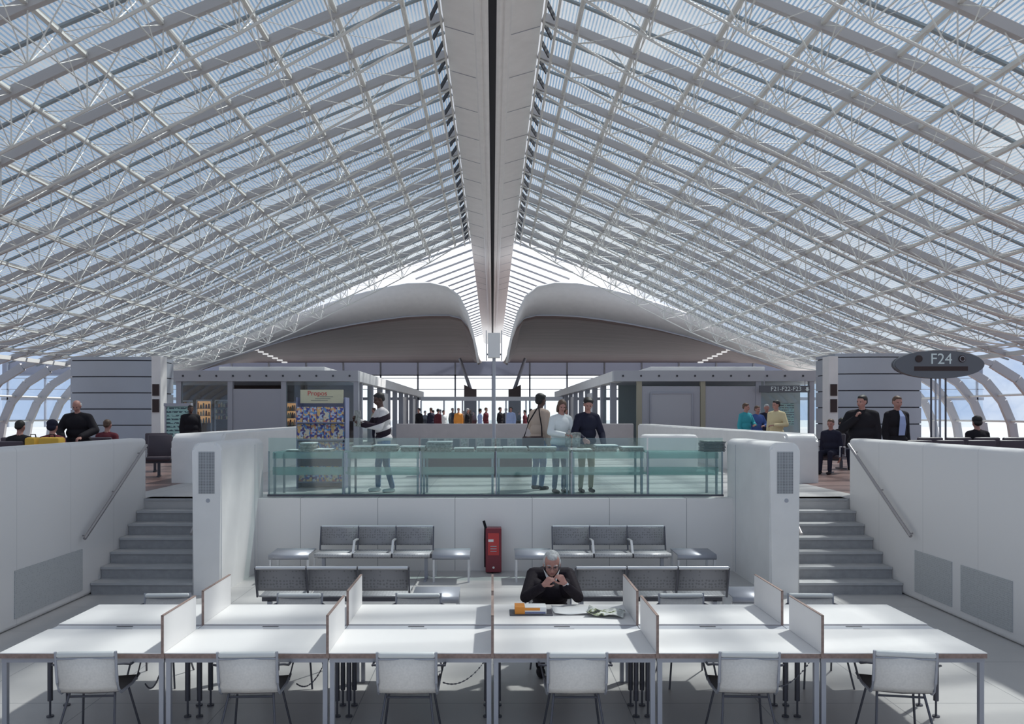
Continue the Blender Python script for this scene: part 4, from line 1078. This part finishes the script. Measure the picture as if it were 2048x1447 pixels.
def person(loc, rz, lab, Ht=1.75, top='black', legs='navy', skin='skin', hairm='hair_b', style='short', lean=0, arms=None,
           pitch=0, yaw=0, voxel=.011, pad=.012, sit=False, parts=None, detail=True, shoe='black', group=None, wide=1, stance=.1, step=0):
    """figure facing local -Y, feet (or seat base) at z=0"""
    t = empty('person', loc, rz, lab, 'person', group)
    t['_parts'] = parts or {'top': 'jacket', 'trousers': 'trousers', 'shoe': 'shoes'}
    s = Ht/1.75; f = Fig(); sk = 'skin'
    def Q(x, y, z): return V((x, y, z))*s
    if sit:
        hz = .50; hipc = Q(0, .0, hz); sh = hz+.50
    else:
        hz = .93; hipc = Q(0, 0, hz); sh = 1.43
    ly = -lean
    def up(h):   # point up the spine, h metres above the pelvis
        a = lean; return hipc+V((0, -math.sin(a)*h, math.cos(a)*h))*s
    f.ell(hipc, V((.165*wide, .115, .12))*s, 'legs')
    f.ell(up(.16), V((.155*wide+pad, .105+pad, .15))*s, 'top')
    f.ell(up(.36), V((.175*wide+pad, .112+pad, .19))*s, 'top')
    f.ell(up(.02), V((.165*wide+pad, .115+pad, .09))*s, 'top')
    shc = up(.485)
    L_, R_ = shc+V((.165*wide, 0, -.03))*s, shc+V((-.165*wide, 0, -.03))*s
    f.cap(L_, shc+V((0, 0, .01)), .056*s+pad*.7, .058*s+pad*.5, 'top').cap(R_, shc+V((0, 0, .01)), .056*s+pad*.7, .058*s+pad*.5, 'top')
    nk = up(.58); f.cap(up(.50), nk+V((0, -.01, .02))*s, .060*s, .052*s, sk)
    f.ell(up(.50), V((.10, .075, .055))*s, 'top')
    fw = V((math.sin(yaw), -math.cos(yaw)*math.cos(pitch), -math.sin(pitch))); upv = V((0, -math.sin(pitch)*1.0, math.cos(pitch)))
    hc = nk+V((0, -.015-.05*math.sin(pitch), .115))*s
    P, R = head(f, hc, fw, upv, s, sk, detail)
    # legs
    for q in (-1, 1):
        hip = hipc+V((q*.085, 0, -.03))*s
        if sit:
            kn = Q(q*.11, -.42, hz+.0); an = Q(q*.11, -.46, .09)
        else:
            kn = Q(q*stance*.95, -.03+q*step*.4, .49); an = Q(q*stance, .02+q*step, .085)
        f.cap(hip, kn, .085*s, .058*s, 'legs').cap(kn, an+V((0, 0, .02)), .056*s, .042*s, 'legs')
        f.cap(an+V((0, .02, -.045))*1, an+V((0, -.15, -.055))*s, .036*s, .028*s, 'shoe'); f.ell(an+V((0, -.06, -.055))*s, V((.042, .10, .028))*s, 'shoe')
    # arms: dict side-> (elbow, wrist, handdir, palm normal, curl)
    arms = arms or {}
    for q in (-1, 1):
        S_ = L_ if q > 0 else R_
        if q in arms: el, wr, hd, pn, cu = arms[q]; el, wr = V(el)*s, V(wr)*s
        else:
            el = S_+V((q*.05, .03, -.29))*s; wr = el+V((q*.0, -.06, -.24))*s; hd, pn, cu = V((0, -.2, -1)), V((-q, 0, 0)), .35
        f.cap(S_, el, .050*s+pad*.8, .042*s+pad*.7, 'top').cap(el, wr, .041*s+pad*.7, .029*s+pad*.6, 'top')
        hd = V(hd).normalized(); f.cap(wr, wr+hd*.03*s, .024*s, .024*s, sk)
        if detail: hand(f, wr+hd*.025*s, hd, V(pn), q, cu, s, sk, 1.0 if voxel < .008 else 1.15)
        else: f.ell(wr+hd*.08*s, V((.035, .035, .06))*s, sk)
    mats = {'skin': skin, 'top': top, 'legs': legs, 'shoe': shoe}
    finish(t, f, voxel, mats, shells=detail)
    hair(t, P, R, s, hairm, style, .012 if detail else .022)
    if detail: face_bits(t, P, s)
    del t['_parts']
    return t, P, up
# ------------------------------------------------------------------ suited man at the desk (world coordinates, origin under his chair)
def desk_man():
    base = V((.60, 8.42, 0)); t = empty('person', base, 0, 'grey haired man in a dark suit, hands clasped at his mouth, seated at the desk', 'person')
    t['_parts'] = {'top': 'suit_jacket', 'trousers': 'trousers', 'shoe': 'shoes'}
    f = Fig()
    def W(x, y, z): return V((x, y, z))-base
    pel = W(.60, 8.45, .53)
    f.ell(pel, V((.18, .14, .12)), 'legs')
    f.ell(W(.60, 8.38, .70), V((.185, .14, .16)), 'top'); f.ell(W(.60, 8.27, .87), V((.205, .135, .17)), 'top'); f.ell(W(.60, 8.42, .58), V((.19, .15, .10)), 'top')
    Ls, Rs = W(.775, 8.20, .955), W(.42, 8.20, .955)
    f.cap(Ls, Rs, .072, .072, 'top'); f.cap(W(.60, 8.21, .98), W(.60, 8.16, 1.01), .085, .06, 'top')
    f.cap(W(.60, 8.19, .98), W(.60, 8.08, 1.05), .056, .054, 'skin')
    hc = W(.595, 8.01, 1.105)
    P, R = head(f, hc, V((-.03, -1, -.36)), V((0, -.36, 1)), 1.04)
    # thighs and shins under the desk
    for q in (-1, 1):
        kn = W(.60+q*.12, 8.0, .54); an = W(.60+q*.12, 8.02, .09)
        f.cap(pel+V((q*.09, 0, 0)), kn, .085, .06, 'legs').cap(kn, an, .056, .043, 'legs')
        f.ell(W(.60+q*.12, 7.95, .04), V((.042, .125, .038)), 'shoe')
    # arms: elbows rest on the desk top
    eR, wR = W(.325, 7.90, .795), W(.470, 7.735, .925)
    eL, wL = W(.845, 7.90, .795), W(.722, 7.745, .930)
    for S_, e, w_ in ((Rs, eR, wR), (Ls, eL, wL)):
        f.cap(S_, e, .068, .050, 'top'); f.cap(e, w_, .050, .038, 'top')
    f.ell(W(.44, 8.08, .84), V((.09, .09, .10)), 'top'); f.ell(W(.76, 8.08, .84), V((.09, .09, .10)), 'top'); f.ell(W(.60, 8.10, .80), V((.16, .08, .10)), 'top')
    dR = V((.62, -.12, .62)).normalized(); dL = V((-.52, -.10, .80)).normalized()
    f.cap(wR, wR+dR*.04, .027, .026, 'skin'); f.cap(wL, wL+dL*.04, .027, .026, 'skin')
    hand(f, wR+dR*.035, dR, V((.55, .62, -.3)), -1, .75, .98, 'skin', 1.0)
    hand(f, wL+dL*.035, dL, V((-.55, .62, -.1)), 1, .8, .98, 'skin', 1.0)
    finish(t, f, .0058, {'skin': 'skin', 'top': 'suit', 'legs': 'suit', 'shoe': 'black'}, True, 2)
    hair(t, P, R, 1.04, 'hair_g', 'receding', .007)
    face_bits(t, P, 1.04, specs=True)
    mb = MB()   # eyebrows
    for q in (-1, 1): mb.tube([P(q*.012, .093, .026), P(q*.03, .094, .032), P(q*.05, .082, .026)], .004, 5)
    mb.build('eyebrows', 'hair_g', t)
    # shirt collar, tie, cuffs, watch
    sh = MB()
    for q in (-1, 1):
        sh.grid([[W(.60+q*.012, 8.075, .935), W(.60+q*.065, 8.10, 1.005)], [W(.60+q*.045, 8.062, .92), W(.60+q*.085, 8.12, 1.03)]])
    sh.build('shirt_collar', 'paper_w', t, solid=.008)
    MB().grid([[W(.58, 8.118, .80), W(.62, 8.118, .80)], [W(.575, 8.10, .87), W(.625, 8.10, .87)], [W(.588, 8.072, .955), W(.612, 8.072, .955)]]).build('tie', 'tie', t, solid=.008)
    MB().tube([wR+dR*.004, wR+dR*.020], .0335, 14).build('shirt_cuff', 'paper_w', t, smooth=True)
    MB().tube([wL+dL*.004, wL+dL*.020], .0335, 14).build('shirt_cuff', 'paper_w', t, smooth=True)
    MB().tube([wL+dL*.026, wL+dL*.036], .0305, 14).ell(tuple(wL+dL*.031+V((.02, -.024, .005))), (.012, .008, .013), 10).build('wristwatch', 'chrome', t, smooth=True)
    del t['_parts']
desk_man()
YP = UP
# banded sweater reader, facing left with a paper
def at(px, D): return (wx(px, D), D, YP)
t, P, u_ = person(at(768, 14.45), -1.15, 'dark skinned man in a banded black and white sweater reading a newspaper', 1.80, 'stripe', 'jeans', 'skin_d', 'hair_b', 'short',
       lean=.10, pitch=.32, arms={-1: ((-.27, -.16, 1.16), (-.14, -.42, 1.24), (.2, -.6, .5), (1, 0, 0), .6), 1: ((.26, -.16, 1.14), (.10, -.40, 1.18), (-.2, -.7, .4), (-1, 0, 0), .6)},
       voxel=.010, pad=.026, shoe='tee', parts={'top': 'sweater', 'trousers': 'jeans', 'shoe': 'trainers'}, stance=.13, step=.09)
rows = [[V((-.20+.4*i/6, -.50+.02*math.cos(i*2.2), 1.16+j*.075+.03*j*j*.2)) for i in range(7)] for j in range(4)]
o = MB().grid(rows).build('newspaper', 'paper', smooth=True, solid=.006); o.location = at(768, 14.45); o.rotation_euler = (0, 0, -1.15); o.scale = (1, 1, 1.02)
tag(o, 'newspaper held open by the man in the banded sweater', 'newspaper')
# woman in beige coat, back half turned, with dark shoulder bag
t, P, u_ = person(at(1077, 14.9), PI-.9, 'dark haired person in a beige coat, turned away at the glass tables', 1.78, 'beige', 'jeans', 'skin_d', 'hair_b', 'bushy', lean=.06,
       pitch=.2, arms={1: ((.27, -.05, 1.15), (.18, -.30, 1.05), (-.2, -.8, -.1), (-1, 0, 0), .5)}, voxel=.012, pad=.03, parts={'top': 'coat', 'trousers': 'jeans', 'shoe': 'shoes'})
bx = empty('shoulder_bag', (wx(1066, 14.62), 14.62, UP+.88), .2, 'dark brown shoulder bag hanging beside the beige coat', 'bag')
MB().box(-.20, .20, -.06, .06, -.10, .12, bev=.04, seg=3).build('bag_body', mat('dark_brown_leather', (.06, .03, .03), .5), bx, smooth=True)
MB().tube([(-.17, 0, .1), (-.08, -.01, .38), (.08, .03, .62), (.14, .12, .66)], .012, 6).tube([(.17, 0, .1), (.16, -.01, .3), (.14, .05, .5), (.14, .12, .66)], .012, 6).build('strap', 'black', bx, smooth=True)
person(at(1119, 14.3), .45, 'woman in a pale shirt and blue jeans beside the beige coat', 1.66, 'tee', 'jeans', 'skin', 'hair_br', 'long', lean=.10, pitch=.3, yaw=-.3,
       arms={-1: ((-.26, -.10, 1.14), (-.10, -.34, 1.10), (.6, -.6, .0), (0, 0, -1), .5), 1: ((.26, -.12, 1.12), (.30, -.36, 1.02), (.2, -.8, -.2), (0, 0, -1), .5)},
       voxel=.011, pad=.02, parts={'top': 'shirt', 'trousers': 'jeans', 'shoe': 'shoes'})
person(at(1172, 14.42), .25, 'young man in a dark jacket and khaki trousers looking down at the newspapers', 1.70, 'navy', 'khaki', 'skin', 'hair_b', 'bushy', lean=.14, pitch=.40, yaw=-.2,
       arms={-1: ((-.27, -.12, 1.12), (-.20, -.36, 1.0), (.1, -.9, -.3), (1, 0, -.2), .5), 1: ((.27, -.10, 1.08), (.22, -.32, .90), (-.2, -.6, -.6), (-1, 0, 0), .5)},
       voxel=.010, pad=.028, parts={'top': 'jacket', 'trousers': 'trousers', 'shoe': 'shoes'})
rows = [[V((-.13+.26*i/5, -.02*math.sin(i*1.4), j*.085-.15)) for i in range(6)] for j in range(4)]
o = MB().grid(rows).build('newspaper', 'paper', smooth=True, solid=.006); o.location = (wx(1146, 13.95), 13.95, UP+.98); o.rotation_euler = (.3, 0, .1)
tag(o, 'grey newspaper held up by the young man in the dark jacket', 'newspaper')
# two men at the right
person(at(1724, 13.9), -.45, 'man in a black coat, hand at his chin, behind the right side wall', 1.74, 'black', 'black', 'skin', 'hair_b', 'short', pitch=.08, yaw=-.6,
       arms={-1: ((-.30, -.08, 1.16), (-.10, -.20, 1.33), (.3, -.1, .9), (1, 0, 0), .9)}, voxel=.013, pad=.045, wide=1.12)
person(at(1793, 14.6), .2, 'man in a black jacket over a light blue shirt above the right wall', 1.74, 'black', 'black', 'skin', 'hair_br', 'short', pitch=.12, yaw=-.2, voxel=.013, pad=.03)
sh = COL.objects[-1]
tt = [o for o in bpy.data.objects if o.get('label', '').startswith('man in a black jacket over')][0]
MB().grid([[V((-.07, -.145, 1.02)), V((.05, -.148, 1.02))], [V((-.07, -.17, 1.22)), V((.06, -.172, 1.22))], [V((-.05, -.158, 1.36)), V((.05, -.158, 1.36))], [V((-.02, -.09, 1.47)), V((.02, -.09, 1.47))]]).build('shirt_front', 'lblue', tt, solid=.01)
# man at the left in black
person(at(158, 15.35), .1, 'stout man in black looking down in front of the left panelled tower', 1.68, 'black', 'black', 'skin', 'hair_g', 'bald', pitch=.45, lean=.12,
       arms={-1: ((-.34, -.08, 1.14), (-.18, -.34, 1.02), (.3, -.8, -.3), (0, 0, -1), .5), 1: ((.34, -.08, 1.14), (.18, -.34, 1.02), (-.3, -.8, -.3), (0, 0, -1), .5)}, voxel=.013, pad=.045, wide=1.2)
# group at the right behind the low wall
G = 'travellers behind the right low wall'
for (px, D, rz, lab, ht, tp, hm, st, yw) in (
        (1491, 22.5, .5, 'traveller in a teal top, leftmost of the four by the F21 doorway', 1.72, 'teal', 'hair_br', 'short', .5),
        (1514, 23.5, .2, 'traveller in a blue top between the teal and cream shirts', 1.66, 'blue', 'hair_br', 'short', .2),
        (1533, 24.6, -.2, 'fair haired traveller in dark clothes behind the cream shirt', 1.72, 'navy', 'hair_g', 'short', 0),
        (1553, 20.0, -.8, 'traveller in a cream shirt, rightmost of the four by the F21 doorway', 1.76, 'cream', 'hair_b', 'short', -.5)):
    person(at(px, D), rz, lab, ht, tp, 'navy', 'skin', hm, st, yaw=yw, voxel=.016, pad=.015, group=G, pitch=.1,
           arms={1: ((.28, -.05, 1.14), (.10, -.28, 1.12), (-.8, -.3, 0), (0, 0, -1), .5)})
# man before the shop at the left
person(at(381, 21.8), .6, 'dark clothed man beside the timetable board at the left shop', 1.66, 'black', 'black', 'skin_d', 'hair_b', 'short', voxel=.016, pad=.04, wide=1.1)
# waiting passengers seated beyond the side walls
for (px, D, rz, lab, tp, hm, st) in (
        (104.2, 14.23, PI, 'seated passenger with a dark cap by the yellow bag', 'dred', 'navy', 'bushy'),
        (214, 16.58, PI, 'seated passenger in a reddish top by the left tower', 'dred', 'hair_br', 'short'),
        (39, 14.23, PI, 'seated passenger in dark clothes at the far left edge', 'black', 'hair_b', 'short'),
        (1662, 19, -.7, 'seated passenger with brown hair seen through the right stair gap', 'navy', 'hair_br', 'short'),
        (1684, 20.5, .2, 'seated passenger in black behind the brown haired one', 'black', 'hair_b', 'bushy'),
        (1954.7, 16.58, PI, 'seated passenger in black near the right arched glass', 'black', 'hair_b', 'bushy')):
    person((wx(px, D), D, UP), rz, lab, 1.72 if px < 1900 else 1.8, tp, 'navy', 'skin', hm, st, sit=True, voxel=.016, pad=.02, pitch=.15, group='seated passengers')
# crowd in the terminal
CR = [(748, 36.5, 'cream', 'hair_br'), (838, 40, 'black', 'hair_b'), (862, 43, 'navy', 'hair_br'), (876, 41, 'dred', 'hair_b'), (887, 42, 'tee', 'hair_b'), (917, 43, 'orange', 'hair_br'),
      (935, 42, 'black', 'hair_g'), (960, 40, 'lblue', 'hair_b'), (972, 43, 'dred', 'hair_br'), (1000, 42, 'black', 'hair_b'), (1012, 45, 'navy', 'hair_b'),
      (1022, 41, 'lblue', 'hair_b'), (1038, 46, 'black', 'hair_br'), (1050, 43, 'dred', 'hair_b'), (1062, 41, 'black', 'hair_b'), (850, 46, 'navy', 'hair_b'), (1132, 37, 'tee', 'hair_br'), (866, 46, 'black', 'hair_b'), (880, 47, 'navy', 'hair_b'), (905, 46, 'navy', 'hair_br'), (926, 47, 'black', 'hair_b'), (948, 46, 'dred', 'hair_b')]
random.seed(3)
CN = {'cream': 'cream', 'black': 'black', 'navy': 'navy', 'dred': 'maroon', 'tee': 'white', 'orange': 'orange', 'lblue': 'pale blue'}
for i, (px, D, tp, hm) in enumerate(sorted(CR)):
    person((wx(px, D), D, UP), random.uniform(-2.5, 2.5), 'distant traveller in %s behind the far low wall, %s from the left' % (CN[tp], ORD[i]), random.uniform(1.6, 1.8), tp, 'navy', 'skin', hm, 'short',
           voxel=.03, detail=False, pad=.02, group='distant crowd in the terminal')
